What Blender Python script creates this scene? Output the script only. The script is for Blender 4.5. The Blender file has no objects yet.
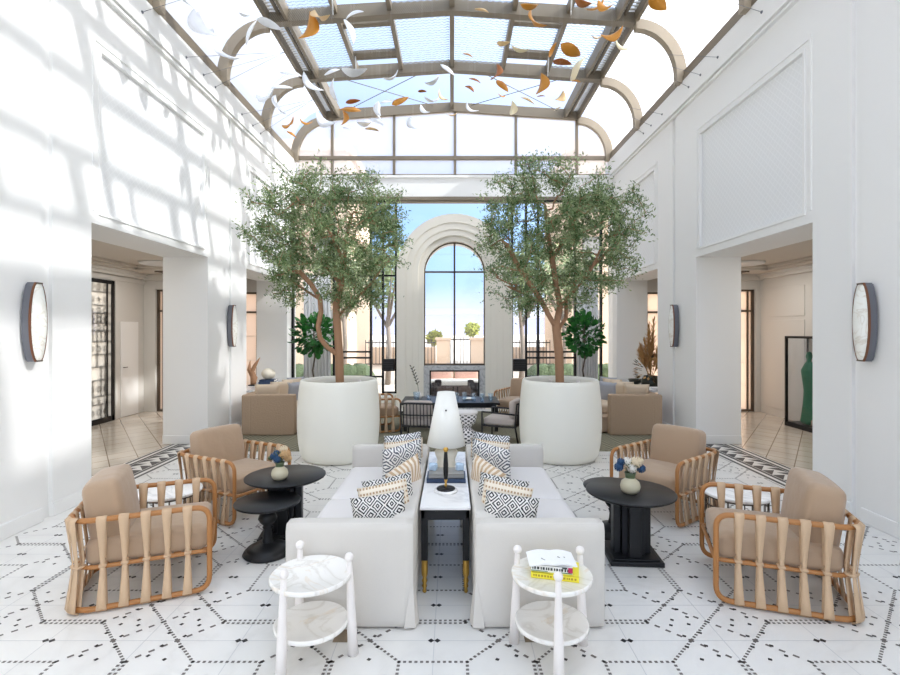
import bpy, bmesh, math, random
from mathutils import Vector, Matrix, Euler
random.seed(11)
R = math.radians
SC = bpy.context.scene
COL = SC.collection
PI = math.pi

# ---------------------------------------------------------------- helpers
def lin(c):
    c = c / 255.0
    return c / 12.92 if c <= 0.04045 else ((c + 0.055) / 1.055) ** 2.4
def rgb(r, g, b): return (lin(r), lin(g), lin(b), 1.0)

class MB:
    """collects vertices and faces, then links them as ONE mesh object"""
    def __init__(s): s.v = []; s.f = []; s.m = []; s.s = []
    def add(s, vs, fs, mi=0, smooth=False, M=None):
        o = len(s.v)
        s.v += [tuple(M @ Vector(v)) for v in vs] if M is not None else [tuple(v) for v in vs]
        for f in fs:
            s.f.append(tuple(i + o for i in f)); s.m.append(mi); s.s.append(smooth)
    def box(s, x0, x1, y0, y1, z0, z1, mi=0, M=None):
        if x0 > x1: x0, x1 = x1, x0
        if y0 > y1: y0, y1 = y1, y0
        if z0 > z1: z0, z1 = z1, z0
        vs = [(x0,y0,z0),(x1,y0,z0),(x1,y1,z0),(x0,y1,z0),(x0,y0,z1),(x1,y0,z1),(x1,y1,z1),(x0,y1,z1)]
        s.add(vs, [(3,2,1,0),(4,5,6,7),(0,1,5,4),(1,2,6,5),(2,3,7,6),(3,0,4,7)], mi, False, M)
    def rbox(s, sx, sy, sz, r, c=(0,0,0), n=6, mi=0, M=None, puff=0.0):
        """rounded soft box centred on c"""
        hx, hy, hz = sx/2, sy/2, sz/2
        r = min(r, hx, hy, hz)
        idx = {}; vs = []; fs = []
        def key(a, b, d):
            k = (a, b, d)
            if k not in idx:
                def mp(t, h):
                    t = t / n * 2 - 1
                    t = math.copysign(abs(t) ** 0.6, t)
                    return t * h
                p = Vector((mp(a, hx), mp(b, hy), mp(d, hz)))
                q = Vector((max(-hx+r, min(hx-r, p.x)), max(-hy+r, min(hy-r, p.y)), max(-hz+r, min(hz-r, p.z))))
                e = p - q
                if e.length > 1e-9: p = q + e.normalized() * r
                if puff:
                    ux, uy, uz = p.x/hx, p.y/hy, p.z/hz
                    p.z += puff * math.copysign(1, uz) * abs(uz) * (1-ux*ux) * (1-uy*uy) if abs(uz) > .01 else 0
                    p.y += puff*.6 * uy * (1-ux*ux) * (1-uz*uz)
                idx[k] = len(vs); vs.append(p + Vector(c))
            return idx[k]
        for a in range(n):
            for b in range(n):
                fs.append((key(a,b,0), key(a,b+1,0), key(a+1,b+1,0), key(a+1,b,0)))
                fs.append((key(a,b,n), key(a+1,b,n), key(a+1,b+1,n), key(a,b+1,n)))
                fs.append((key(a,0,b), key(a+1,0,b), key(a+1,0,b+1), key(a,0,b+1)))
                fs.append((key(a,n,b), key(a,n,b+1), key(a+1,n,b+1), key(a+1,n,b)))
                fs.append((key(0,a,b), key(0,a,b+1), key(0,a+1,b+1), key(0,a+1,b)))
                fs.append((key(n,a,b), key(n,a+1,b), key(n,a+1,b+1), key(n,a,b+1)))
        s.add(vs, fs, mi, True, M)
    def lathe(s, prof, c=(0,0,0), n=32, mi=0, M=None, smooth=True, cap=True):
        vs = []; fs = []
        for r, z in prof:
            for k in range(n):
                a = 2*PI*k/n
                vs.append((c[0]+r*math.cos(a), c[1]+r*math.sin(a), c[2]+z))
        for i in range(len(prof)-1):
            for k in range(n):
                a = i*n+k; b = i*n+(k+1) % n
                fs.append((a, b, b+n, a+n))
        s.add(vs, fs, mi, smooth, M)
        if cap:
            for i, fl in ((0, True), (len(prof)-1, False)):
                r, z = prof[i]
                if r > 1e-6:
                    ring = [(c[0]+r*math.cos(2*PI*k/n), c[1]+r*math.sin(2*PI*k/n), c[2]+z) for k in range(n)]
                    if fl: ring.reverse()
                    s.add(ring, [tuple(range(n))], mi, False, M)
    def tube(s, pts, rad, n=8, mi=0, closed=False, M=None, cap=True):
        pts = [Vector(p) for p in pts]
        m = len(pts)
        rads = rad if isinstance(rad, (list, tuple)) else [rad]*m
        vs = []; fs = []
        ref = None
        for i, p in enumerate(pts):
            if closed: t = pts[(i+1) % m] - pts[i-1]
            else: t = pts[min(i+1, m-1)] - pts[max(i-1, 0)]
            if t.length < 1e-9: t = Vector((0,0,1))
            t.normalize()
            if ref is None:
                ref = Vector((0,0,1)) if abs(t.z) < .9 else Vector((1,0,0))
            u = ref - t * ref.dot(t)
            if u.length < 1e-6: u = Vector((1,0,0)) - t * t.x
            u.normalize(); ref = u
            w = t.cross(u)
            for k in range(n):
                a = 2*PI*k/n
                vs.append(p + (u*math.cos(a) + w*math.sin(a)) * rads[i])
        for i in range(m if closed else m-1):
            j = (i+1) % m
            for k in range(n):
                fs.append((i*n+k, i*n+(k+1) % n, j*n+(k+1) % n, j*n+k))
        if not closed and cap:
            fs.append(tuple(reversed(range(n)))); fs.append(tuple((m-1)*n+k for k in range(n)))
        s.add(vs, fs, mi, True, M)
    def sphere(s, c, r, n=16, mi=0, sc=(1,1,1), M=None):
        prof = [(max(1e-5, math.sin(PI*i/n)), -math.cos(PI*i/n)) for i in range(n+1)]
        vs = []; fs = []
        k2 = n*2
        for a, z in prof:
            for k in range(k2):
                t = 2*PI*k/k2
                vs.append((c[0]+r*sc[0]*a*math.cos(t), c[1]+r*sc[1]*a*math.sin(t), c[2]+r*sc[2]*z))
        for i in range(n):
            for k in range(k2):
                a = i*k2+k; b = i*k2+(k+1) % k2
                fs.append((a, b, b+k2, a+k2))
        s.add(vs, fs, mi, True, M)
    def prism(s, pts2, y0, y1, mi=0, M=None, axis='y'):
        """extrude a polygon given in (x,z) along y"""
        n = len(pts2)
        if axis == 'y':
            vs = [(x, y0, z) for x, z in pts2] + [(x, y1, z) for x, z in pts2]
        elif axis == 'x':
            vs = [(y0, x, z) for x, z in pts2] + [(y1, x, z) for x, z in pts2]
        else:
            vs = [(x, z, y0) for x, z in pts2] + [(x, z, y1) for x, z in pts2]
        fs = [tuple(range(n)), tuple(reversed(range(n, 2*n)))]
        for i in range(n):
            j = (i+1) % n
            fs.append((i, i+n, j+n, j))
        s.add(vs, fs, mi, False, M)
    def build(s, name, mats, parent=None, loc=(0,0,0), rot=(0,0,0), bevel=0, bseg=2):
        me = bpy.data.meshes.new(name)
        me.from_pydata(s.v, [], s.f)
        if not isinstance(mats, (list, tuple)): mats = [mats]
        for m in mats: me.materials.append(m)
        me.polygons.foreach_set('material_index', s.m)
        me.polygons.foreach_set('use_smooth', s.s)
        me.update()
        bm = bmesh.new(); bm.from_mesh(me)
        if len(bm.faces) < 4000:
            bmesh.ops.recalc_face_normals(bm, faces=bm.faces)
            bm.to_mesh(me)
        bm.free()
        o = bpy.data.objects.new(name, me)
        COL.objects.link(o)
        o.location = loc; o.rotation_euler = rot
        if parent: o.parent = parent
        if bevel:
            b = o.modifiers.new('bevel', 'BEVEL'); b.width = bevel; b.segments = bseg; b.limit_method = 'ANGLE'
            b.angle_limit = R(40)
        return o

def fillet(points, rad, closed=True, seg=6):
    pts = [Vector(p) for p in points]; m = len(pts); out = []
    for i, p in enumerate(pts):
        if not closed and i in (0, m-1): out.append(p); continue
        r = rad[i] if isinstance(rad, (list, tuple)) else rad
        a = (pts[i-1]-p); b = (pts[(i+1) % m]-p)
        la, lb = a.length, b.length
        a.normalize(); b.normalize()
        d = min(r, la*.49, lb*.49)
        for k in range(seg+1):
            t = k/seg
            out.append((p+a*d)*(1-t)**2 + p*2*t*(1-t) + (p+b*d)*t*t)
    return out

def tag(o, label=None, cat=None, group=None, kind=None):
    if label: o['label'] = label
    if cat: o['category'] = cat
    if group: o['group'] = group
    if kind: o['kind'] = kind
    return o
def thing(name, label, cat, loc=(0,0,0), rz=0, group=None):
    o = bpy.data.objects.new(name, None); COL.objects.link(o)
    o.empty_display_size = .1
    o.location = loc; o.rotation_euler = (0,0,rz)
    return tag(o, label, cat, group)
def struct(o): o['kind'] = 'structure'; return o
def copy_tree(o, parent=None):
    c = o.copy(); COL.objects.link(c)
    if parent: c.parent = parent
    for ch in list(o.children): copy_tree(ch, c)
    return c
def dup(o, label, loc, rz, group=None):
    c = copy_tree(o); c.location = loc; c.rotation_euler = (0,0,rz)
    tag(c, label, group=group)
    return c

# photo pixel -> world, used for measuring where things stand
F = 500.0; VX, VY, H = 452.0, 330.0, 1.75
def G(px, py):
    d = H*F/(py-VY); return ((px-VX)/F*d, d)
def P(px, py, d): return ((px-VX)/F*d, d, H-(py-VY)/F*d)

# ---------------------------------------------------------------- materials
def mat(name, col, rough=.5, metal=0, spec=.5, bump=None, var=None, sheen=0, transl=0, coat=0):
    """bump=(scale,strength,dist)  var=(scale,amount,second colour)"""
    m = bpy.data.materials.new(name); m.use_nodes = True
    nt = m.node_tree; b = nt.nodes['Principled BSDF']
    b.inputs['Base Color'].default_value = col
    b.inputs['Roughness'].default_value = rough
    b.inputs['Metallic'].default_value = metal
    b.inputs['Specular IOR Level'].default_value = spec
    if sheen:
        b.inputs['Sheen Weight'].default_value = sheen
    if coat: b.inputs['Coat Weight'].default_value = coat
    tc = nt.nodes.new('ShaderNodeTexCoord')
    if var:
        n = nt.nodes.new('ShaderNodeTexNoise'); n.inputs['Scale'].default_value = var[0]; n.inputs['Detail'].default_value = 5
        nt.links.new(tc.outputs['Object'], n.inputs['Vector'])
        r = nt.nodes.new('ShaderNodeValToRGB')
        r.color_ramp.elements[0].position = .5-.25; r.color_ramp.elements[1].position = .5+.25
        r.color_ramp.elements[0].color = col; r.color_ramp.elements[1].color = var[2] if len(var) > 2 else col
        mx = nt.nodes.new('ShaderNodeMixRGB'); mx.inputs[0].default_value = var[1]
        mx.inputs[1].default_value = col
        nt.links.new(r.outputs[0], mx.inputs[2]); nt.links.new(mx.outputs[0], b.inputs['Base Color'])
    if bump:
        n = nt.nodes.new('ShaderNodeTexNoise'); n.inputs['Scale'].default_value = bump[0]; n.inputs['Detail'].default_value = 4
        nt.links.new(tc.outputs['Object'], n.inputs['Vector'])
        bp = nt.nodes.new('ShaderNodeBump'); bp.inputs['Strength'].default_value = bump[1]
        bp.inputs['Distance'].default_value = bump[2] if len(bump) > 2 else .01
        nt.links.new(n.outputs[0], bp.inputs['Height']); nt.links.new(bp.outputs[0], b.inputs['Normal'])
    return m
class NT:
    """tiny node wiring helper"""
    def __init__(s, m): s.nt = m.node_tree; s.b = s.nt.nodes.get('Principled BSDF')
    def n(s, t, **k):
        x = s.nt.nodes.new(t)
        for a, v in k.items(): setattr(x, a, v)
        return x
    def l(s, a, b): s.nt.links.new(a, b)
    def math(s, op, a, b=None, c=None):
        x = s.nt.nodes.new('ShaderNodeMath'); x.operation = op
        for i, v in enumerate((a, b, c)):
            if v is None: continue
            if isinstance(v, (int, float)): x.inputs[i].default_value = v
            else: s.l(v, x.inputs[i])
        return x.outputs[0]
    def xyz(s, space='Object'):
        tc = s.n('ShaderNodeTexCoord'); sp = s.n('ShaderNodeSeparateXYZ')
        s.l(tc.outputs[space], sp.inputs[0]); return sp.outputs[0], sp.outputs[1], sp.outputs[2]
    def mix(s, f, c1, c2):
        x = s.n('ShaderNodeMixRGB')
        if isinstance(f, (int, float)): x.inputs[0].default_value = f
        else: s.l(f, x.inputs[0])
        for i, c in ((1, c1), (2, c2)):
            if isinstance(c, tuple): x.inputs[i].default_value = c
            else: s.l(c, x.inputs[i])
        return x.outputs[0]
    def noise(s, scale, detail=4, dist=0):
        tc = s.n('ShaderNodeTexCoord'); x = s.n('ShaderNodeTexNoise')
        x.inputs['Scale'].default_value = scale; x.inputs['Detail'].default_value = detail; x.inputs['Distortion'].default_value = dist
        s.l(tc.outputs['Object'], x.inputs['Vector']); return x.outputs[0]

M = {}
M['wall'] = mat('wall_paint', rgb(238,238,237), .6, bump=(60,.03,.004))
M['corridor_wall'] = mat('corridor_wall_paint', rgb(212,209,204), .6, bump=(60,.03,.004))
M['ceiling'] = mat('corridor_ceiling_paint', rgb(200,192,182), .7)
M['portal'] = mat('portal_plaster', rgb(245,240,228), .6, bump=(50,.04,.004))
M['bronze'] = mat('bronze_steel', rgb(134,123,107), .5, .25, var=(40,.4,rgb(112,102,88)))
M['bronze_dark'] = mat('dark_bronze', rgb(96,84,72), .5, .3)
M['cove_rib'] = mat('rib_paint', rgb(158,146,128), .5, .1)
M['black_metal'] = mat('black_metal', rgb(32,32,34), .4, .5)
M['white_metal'] = mat('white_metal', rgb(230,230,230), .4, .2)
M['black_wood'] = mat('black_stained_wood', rgb(26,26,28), .38, 0, .35, bump=(40,.05,.003))
M['oak'] = mat('oak_wood', rgb(178,122,68), .45, var=(18,.5,rgb(148,96,48)), bump=(60,.08,.003))
M['strap'] = mat('strap_leather', rgb(208,178,146), .6, var=(30,.5,rgb(186,154,120)), bump=(120,.1,.002))
M['velvet'] = mat('beige_velvet', rgb(188,162,136), .8, sheen=.3, spec=.2, var=(7,.9,rgb(152,126,102)), bump=(9,.35,.02))
M['linen'] = mat('pale_grey_linen', rgb(216,211,204), .9, spec=.15, var=(25,.6,rgb(202,197,190)), bump=(160,.35,.004))
M['linen_top'] = mat('white_linen', rgb(224,220,218), .9, spec=.15, bump=(160,.2,.004))
M['tan_linen'] = mat('tan_linen', rgb(184,160,136), .9, spec=.15, var=(14,.7,rgb(164,140,116)), bump=(40,.4,.015))
M['tan_cushion'] = mat('tan_cushion', rgb(214,194,170), .9, spec=.15, bump=(120,.2,.004))
M['grey_cushion'] = mat('grey_cushion', rgb(150,152,160), .9, spec=.15, var=(30,.7,rgb(190,190,196)))
M['planter'] = mat('planter_white', rgb(240,238,228), .45, var=(6,.3,rgb(232,229,216)))
M['soil'] = mat('soil', rgb(120,100,80), .9, bump=(40,.6,.02))
M['bark'] = mat('bark', rgb(176,136,104), .85, var=(14,.7,rgb(132,98,74)), bump=(40,.6,.01))
M['leaf_gold'] = mat('leaf_gold', rgb(214,150,52), .45, .15, var=(14,.7,rgb(178,108,40)))
M['leaf_brown'] = mat('leaf_brown', rgb(176,108,52), .45, .15, var=(14,.6,rgb(140,80,40)))
M['leaf_tan'] = mat('leaf_tan', rgb(226,192,142), .5, .05)
M['leaf_cream'] = mat('leaf_cream', rgb(240,226,190), .5)
M['leaf_white'] = mat('leaf_white', rgb(238,241,248), .5)
M['thread'] = mat('thread', rgb(220,222,226), .4)
M['copper'] = mat('copper', rgb(128,86,64), .35, .7)
M['sconce_side'] = mat('sconce_steel', rgb(112,114,122), .4, .4)
M['gold'] = mat('brass', rgb(208,166,84), .3, .9)
M['shade'] = mat('lamp_shade', rgb(244,243,236), .8)
M['ceramic'] = mat('cream_ceramic', rgb(226,220,204), .5, bump=(25,.3,.01))
M['vase'] = mat('vase_ceramic', rgb(206,198,172), .4, var=(8,.5,rgb(176,168,138)))
M['vase_green'] = mat('vase_green', rgb(84,100,70), .4)
M['flower_blue'] = mat('flower_blue', rgb(44,80,120), .7)
M['flower_cream'] = mat('flower_cream', rgb(238,220,188), .8)
M['flower_white'] = mat('flower_white', rgb(240,236,226), .8)
M['flower_tan'] = mat('flower_tan', rgb(220,180,130), .8)
M['stem'] = mat('stem_green', rgb(98,112,66), .7)
M['foliage_dry'] = mat('pampas', rgb(200,160,106), .9, var=(20,.6,rgb(170,128,80)))
M['foliage_dark'] = mat('dark_foliage', rgb(74,64,44), .8)
M['dark_pot'] = mat('dark_pot', rgb(40,48,40), .35)
M['stool_white'] = mat('white_plaster_stool', rgb(236,230,226), .55)
M['book_yellow'] = mat('book_yellow', rgb(240,226,60), .5)
M['book_page'] = mat('book_page', rgb(244,242,236), .7)
M['book_white'] = mat('book_white', rgb(246,246,246), .5)
M['book_grey'] = mat('book_grey', rgb(150,148,144), .6)
M['book_navy'] = mat('book_navy', rgb(46,66,96), .5)
M['ink'] = mat('ink', rgb(50,56,54), .6)
M['ink_gold'] = mat('ink_gold', rgb(176,150,40), .6)
M['ink_red'] = mat('ink_magenta', rgb(190,30,90), .6)
M['ink_green'] = mat('ink_green', rgb(50,120,90), .6)
M['agate'] = mat('blue_agate', rgb(150,190,226), .2, var=(18,.8,rgb(236,244,250)))
M['brown_tile'] = mat('brown_tile', rgb(128,112,92), .5, var=(30,.5,rgb(150,130,108)))
M['grout_dark'] = mat('mosaic_charcoal', rgb(112,106,102), .5)
M['mosaic_black'] = mat('mosaic_black', rgb(34,32,34), .4)
M['joint'] = mat('tile_joint', rgb(206,206,206), .6)
M['outside_pink'] = mat('pink_upholstery', rgb(226,180,164), .8)
M['outside_white'] = mat('outdoor_white', rgb(240,236,230), .8)
M['bark_grey'] = mat('grey_bark', rgb(150,138,128), .9, var=(8,.5,rgb(120,108,98)))
M['stone_dark'] = mat('dark_rock', rgb(84,74,74), .8, bump=(9,1,.05), var=(8,.7,rgb(130,112,104)))
M['outside_wall'] = mat('peach_render', rgb(228,206,184), .8, var=(2,.3,rgb(216,190,166)))
M['paving'] = mat('outdoor_paving', rgb(214,204,192), .8, var=(3,.4,rgb(200,190,176)))
M['hedge_leaves'] = None
M['garden_leaf'] = mat('garden_leaf', rgb(132,150,108), .8, var=(5,.7,rgb(170,180,140)))
M['hedge'] = mat('hedge_leaf', rgb(104,120,88), .8, var=(12,.7,rgb(78,96,64)), bump=(20,1,.05))
M['tree_yellow'] = mat('yellow_green_leaf', rgb(176,180,84), .8, bump=(12,1,.1), var=(6,.7,rgb(140,150,60)))
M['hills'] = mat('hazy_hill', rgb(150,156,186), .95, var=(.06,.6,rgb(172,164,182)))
M['fence_black'] = mat('fence_black', rgb(50,48,50), .6)
M['emerald'] = mat('emerald_cloth', rgb(28,110,78), .6, bump=(14,.6,.03))
M['charcoal'] = mat('charcoal_weave', rgb(44,42,42), .6)
M['seat_grey'] = mat('warm_grey_cushion', rgb(196,184,176), .9, spec=.15)
M['curtain'] = mat('sheer_grey', rgb(236,236,236), .9)

def leaf_material(name, c1, c2, rough=.5):
    m = mat(name, c1, rough, spec=.4)
    k = NT(m)
    oi = k.n('ShaderNodeTexNoise'); oi.inputs['Scale'].default_value = 9.0; oi.inputs['Detail'].default_value = 2
    tc = k.n('ShaderNodeTexCoord'); k.l(tc.outputs['Object'], oi.inputs['Vector'])
    rp = k.n('ShaderNodeValToRGB'); rp.color_ramp.elements[0].position = .38; rp.color_ramp.elements[1].position = .62
    rp.color_ramp.elements[0].color = c1; rp.color_ramp.elements[1].color = c2
    k.l(oi.outputs[0], rp.inputs[0]); k.l(rp.outputs[0], k.b.inputs['Base Color'])
    tr = k.n('ShaderNodeBsdfTranslucent'); k.l(rp.outputs[0], tr.inputs[0])
    mx = k.n('ShaderNodeMixShader'); mx.inputs[0].default_value = .3
    out = k.nt.nodes['Material Output']
    k.l(k.b.outputs[0], mx.inputs[1]); k.l(tr.outputs[0], mx.inputs[2]); k.l(mx.outputs[0], out.inputs[0])
    return m
M['olive'] = leaf_material('olive_leaf', rgb(82,110,66), rgb(166,182,134))
M['fig'] = leaf_material('fig_leaf', rgb(34,92,44), rgb(62,128,58), .35)

def glass(name, tint=(1,1,1,1), refl=.06, milk=0, milkcol=(1,1,1,1)):
    m = bpy.data.materials.new(name); m.use_nodes = True
    k = NT(m); nt = k.nt; nt.nodes.remove(k.b); out = nt.nodes['Material Output']
    t = k.n('ShaderNodeBsdfTransparent'); t.inputs[0].default_value = tint
    g = k.n('ShaderNodeBsdfGlossy'); g.inputs['Roughness'].default_value = .02
    mx = k.n('ShaderNodeMixShader'); mx.inputs[0].default_value = refl
    k.l(t.outputs[0], mx.inputs[1]); k.l(g.outputs[0], mx.inputs[2])
    last = mx.outputs[0]
    if milk:
        d = k.n('ShaderNodeBsdfTranslucent'); d.inputs[0].default_value = milkcol
        m2 = k.n('ShaderNodeMixShader'); m2.inputs[0].default_value = milk
        k.l(last, m2.inputs[1]); k.l(d.outputs[0], m2.inputs[2]); last = m2.outputs[0]
    k.l(last, out.inputs[0])
    return m
M['glass'] = glass('clear_glass', (.97,.985,1,1), .04)
M['glass_roof'] = glass('roof_glass', (.96,.98,1,1), .02)
M['glass_haze'] = glass('hazy_glass', (.97,.98,1,1), .03, .35, (.95,.96,1,1))
M['glass_warm'] = glass('warm_frosted_glass', (1,.9,.82,1), .03, .75, (1,.86,.76,1))
M['glass_cream'] = glass('cream_frosted_glass', (1,.97,.92,1), .03, .6, (1,.95,.87,1))
M['glass_blue'] = glass('blue_tumbler_glass', (.86,.92,.97,1), .12)

def blind_material():
    m = bpy.data.materials.new('white_mesh_blind'); m.use_nodes = True
    k = NT(m); nt = k.nt; nt.nodes.remove(k.b); out = nt.nodes['Material Output']
    x, y, z = k.xyz()
    ph = k.math('ADD', k.math('MULTIPLY', y, 84.0), k.math('MULTIPLY', k.math('SINE', k.math('MULTIPLY', x, 60.0)), .8))
    s = k.math('GREATER_THAN', k.math('SINE', ph), .25)
    fac = k.math('ADD', k.math('MULTIPLY', s, .5), .06)
    t = k.n('ShaderNodeBsdfTransparent')
    d = k.n('ShaderNodeBsdfDiffuse'); d.inputs[0].default_value = rgb(178,190,208)
    tr = k.n('ShaderNodeBsdfTranslucent'); tr.inputs[0].default_value = rgb(178,192,212)
    m1 = k.n('ShaderNodeMixShader'); m1.inputs[0].default_value = .6
    k.l(d.outputs[0], m1.inputs[1]); k.l(tr.outputs[0], m1.inputs[2])
    mx = k.n('ShaderNodeMixShader'); k.l(fac, mx.inputs[0])
    k.l(t.outputs[0], mx.inputs[1]); k.l(m1.outputs[0], mx.inputs[2]); k.l(mx.outputs[0], out.inputs[0])
    return m
M['blind'] = blind_material()

def perforated():
    m = mat('perforated_bronze', rgb(172,160,142), .5, .2)
    k = NT(m); x, y, z = k.xyz()
    a = k.math('SINE', k.math('MULTIPLY', k.math('ADD', x, k.math('MULTIPLY', z, .6)), 210.0))
    b = k.math('SINE', k.math('MULTIPLY', k.math('ADD', y, k.math('MULTIPLY', z, 1.2)), 210.0))
    s = k.math('GREATER_THAN', k.math('MULTIPLY', a, b), .12)
    k.l(k.mix(s, rgb(142,132,116), rgb(92,82,70)), k.b.inputs['Base Color'])
    return m
M['perforated'] = perforated()

def marble(name, base, vein, scale, amt, gold=None):
    m = mat(name, base, .25, spec=.5); k = NT(m)
    n = k.noise(scale, 8, 1.6)
    v = k.math('ABSOLUTE', k.math('SUBTRACT', n, .5))
    v = k.math('SUBTRACT', 1.0, k.math('MINIMUM', k.math('MULTIPLY', v, 14.0), 1.0))
    v = k.math('MULTIPLY', k.math('POWER', v, 2.0), amt)
    c = k.mix(v, base, vein)
    if gold:
        n2 = k.noise(scale*.6, 6, 2.2)
        g = k.math('ABSOLUTE', k.math('SUBTRACT', n2, .56))
        g = k.math('SUBTRACT', 1.0, k.math('MINIMUM', k.math('MULTIPLY', g, 40.0), 1.0))
        c = k.mix(k.math('MULTIPLY', g, .32), c, gold)
    k.l(c, k.b.inputs['Base Color'])
    return m
M['marble'] = marble('white_marble', rgb(246,244,242), rgb(206,204,204), 2.5, .6)
M['marble_gold'] = marble('white_gold_marble', rgb(242,239,234), rgb(214,208,198), 3.0, .6, rgb(222,196,158))
M['marble_grey'] = marble('grey_marble', rgb(206,206,206), rgb(150,150,154), 6, .8)
M['floor'] = marble('floor_marble', rgb(230,228,224), rgb(212,209,205), .8, .3)
NT(M['floor']).b.inputs['Roughness'].default_value = .3

def alabaster():
    m = marble('alabaster', rgb(240,240,234), rgb(206,196,180), 5, .6)
    return m
M['alabaster'] = alabaster()

def lattice_wall():
    m = mat('net_relief_wall', rgb(238,239,240), .65); k = NT(m)
    x, y, z = k.xyz()
    a = k.math('PINGPONG', k.math('ADD', y, z), .045); b = k.math('PINGPONG', k.math('SUBTRACT', y, z), .045)
    h = k.math('MAXIMUM', k.math('LESS_THAN', a, .007), k.math('LESS_THAN', b, .007))
    bp = k.n('ShaderNodeBump'); bp.inputs['Strength'].default_value = .35; bp.inputs['Distance'].default_value = .005
    k.l(h, bp.inputs['Height']); k.l(bp.outputs[0], k.b.inputs['Normal'])
    k.l(k.mix(h, rgb(234,235,236), rgb(240,241,242)), k.b.inputs['Base Color'])
    return m
M['net'] = lattice_wall()

def stone_floor():
    m = mat('corridor_stone', rgb(188,176,162), .18, spec=.5); k = NT(m)
    x, y, z = k.xyz()
    u = k.math('ADD', x, k.math('MULTIPLY', y, .75)); v = k.math('SUBTRACT', x, k.math('MULTIPLY', y, .75))
    a = k.math('PINGPONG', u, .21); b = k.math('PINGPONG', v, .21)
    j = k.math('MAXIMUM', k.math('LESS_THAN', a, .008), k.math('LESS_THAN', b, .008))
    n = k.noise(1.6, 6, .6)
    base = k.mix(n, rgb(182,172,158), rgb(222,213,202))
    k.l(k.mix(j, base, rgb(140,124,108)), k.b.inputs['Base Color'])
    return m
M['stone'] = stone_floor()

def rug_material():
    m = mat('rug_weave', rgb(130,132,116), .95, spec=.1); k = NT(m)
    x, y, z = k.xyz()
    zz = k.math('PINGPONG', x, .12)
    s = k.math('SINE', k.math('MULTIPLY', k.math('ADD', y, zz), 75.0))
    s2 = k.math('GREATER_THAN', s, 0)
    k.l(k.mix(s2, rgb(104,100,84), rgb(150,144,124)), k.b.inputs['Base Color'])
    return m
M['rug'] = rug_material()

def pillow_ikat(name, sc, dark, light, warp=.02):
    m = mat(name, light, .9, spec=.1); k = NT(m)
    x, y, z = k.xyz()
    n = k.noise(14, 2)
    nn = k.math('MULTIPLY', k.math('SUBTRACT', n, .5), warp)
    a = k.math('PINGPONG', k.math('ADD', x, nn), sc); b = k.math('PINGPONG', k.math('ADD', z, nn), sc)
    s = k.math('ADD', a, b)
    st = k.math('GREATER_THAN', k.math('PINGPONG', s, sc*.24), sc*.13)
    k.l(k.mix(st, light, dark), k.b.inputs['Base Color'])
    return m
M['ikat'] = pillow_ikat('black_white_ikat', .044, rgb(42,44,48), rgb(228,226,222))
M['ikat_small'] = pillow_ikat('charcoal_speckle', .058, rgb(92,94,104), rgb(236,234,230), .03)
M['ikat_navy'] = pillow_ikat('blue_black_ikat', .05, rgb(70,74,86), rgb(230,230,230), .03)
def pillow_stripe():
    m = mat('beige_stripe', rgb(232,218,198), .9, spec=.1); k = NT(m)
    x, y, z = k.xyz()
    a = k.math('GREATER_THAN', k.math('SINE', k.math('MULTIPLY', z, 190.0)), .35)
    d = k.math('GREATER_THAN', k.math('SINE', k.math('MULTIPLY', x, 300.0)), -.2)
    k.l(k.mix(k.math('MULTIPLY', a, d), rgb(234,222,204), rgb(180,150,118)), k.b.inputs['Base Color'])
    return m
M['stripe'] = pillow_stripe()
def pillow_fan():
    m = mat('tan_fan', rgb(228,214,194), .9, spec=.1); k = NT(m)
    x, y, z = k.xyz()
    ang = k.math('ARCTAN2', x, k.math('ADD', z, .12))
    a = k.math('GREATER_THAN', k.math('SINE', k.math('MULTIPLY', ang, 40.0)), .0)
    k.l(k.mix(a, rgb(232,220,204), rgb(196,168,136)), k.b.inputs['Base Color'])
    return m
M['fan'] = pillow_fan()
def stool_pattern():
    m = mat('dotted_white_stool', rgb(236,230,228), .55); k = NT(m)
    x, y, z = k.xyz()
    ang = k.math('ARCTAN2', y, x)
    a = k.math('SINE', k.math('MULTIPLY', ang, 10.0)); b = k.math('SINE', k.math('MULTIPLY', z, 110.0))
    s = k.math('GREATER_THAN', k.math('MULTIPLY', a, b), .15)
    k.l(k.mix(s, rgb(238,234,232), rgb(70,66,68)), k.b.inputs['Base Color'])
    return m
M['stool'] = stool_pattern()
# ---------------------------------------------------------------- camera
cd = bpy.data.cameras.new('camera'); cam = bpy.data.objects.new('camera', cd); COL.objects.link(cam)
cam.location = (0, 0, H); cam.rotation_euler = (R(90), 0, 0)
cd.sensor_width = 36; cd.lens = F/900*36
cd.shift_x = (450-VX)/900; cd.shift_y = -(337.5-VY)/900
cd.clip_start = .05; cd.clip_end = 2000
SC.camera = cam

XW = 3.75            # inner wall face
XT = 4.44            # outer side of the thick wall
YE = 11.7            # end wall
YB = -4.0            # behind the camera
ZT = 5.72            # top of the masonry
ZO = 2.87            # opening head
OPEN = [(5.2, 7.68), (9.12, 11.36)]

# ---------------------------------------------------------------- floor with its mosaic
fl = MB()
def fquad(x0, x1, y0, y1, mi, z=0): fl.add([(x0,y0,z),(x1,y0,z),(x1,y1,z),(x0,y1,z)], [(0,1,2,3)], mi)
fl.box(-4.3, 4.3, YB, YE+.2, -.2, 0, 0)
for s in (-1, 1):
    fl.box(s*4.3, s*7.0, YB, YE+.2, -.2, 0, 1)
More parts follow.
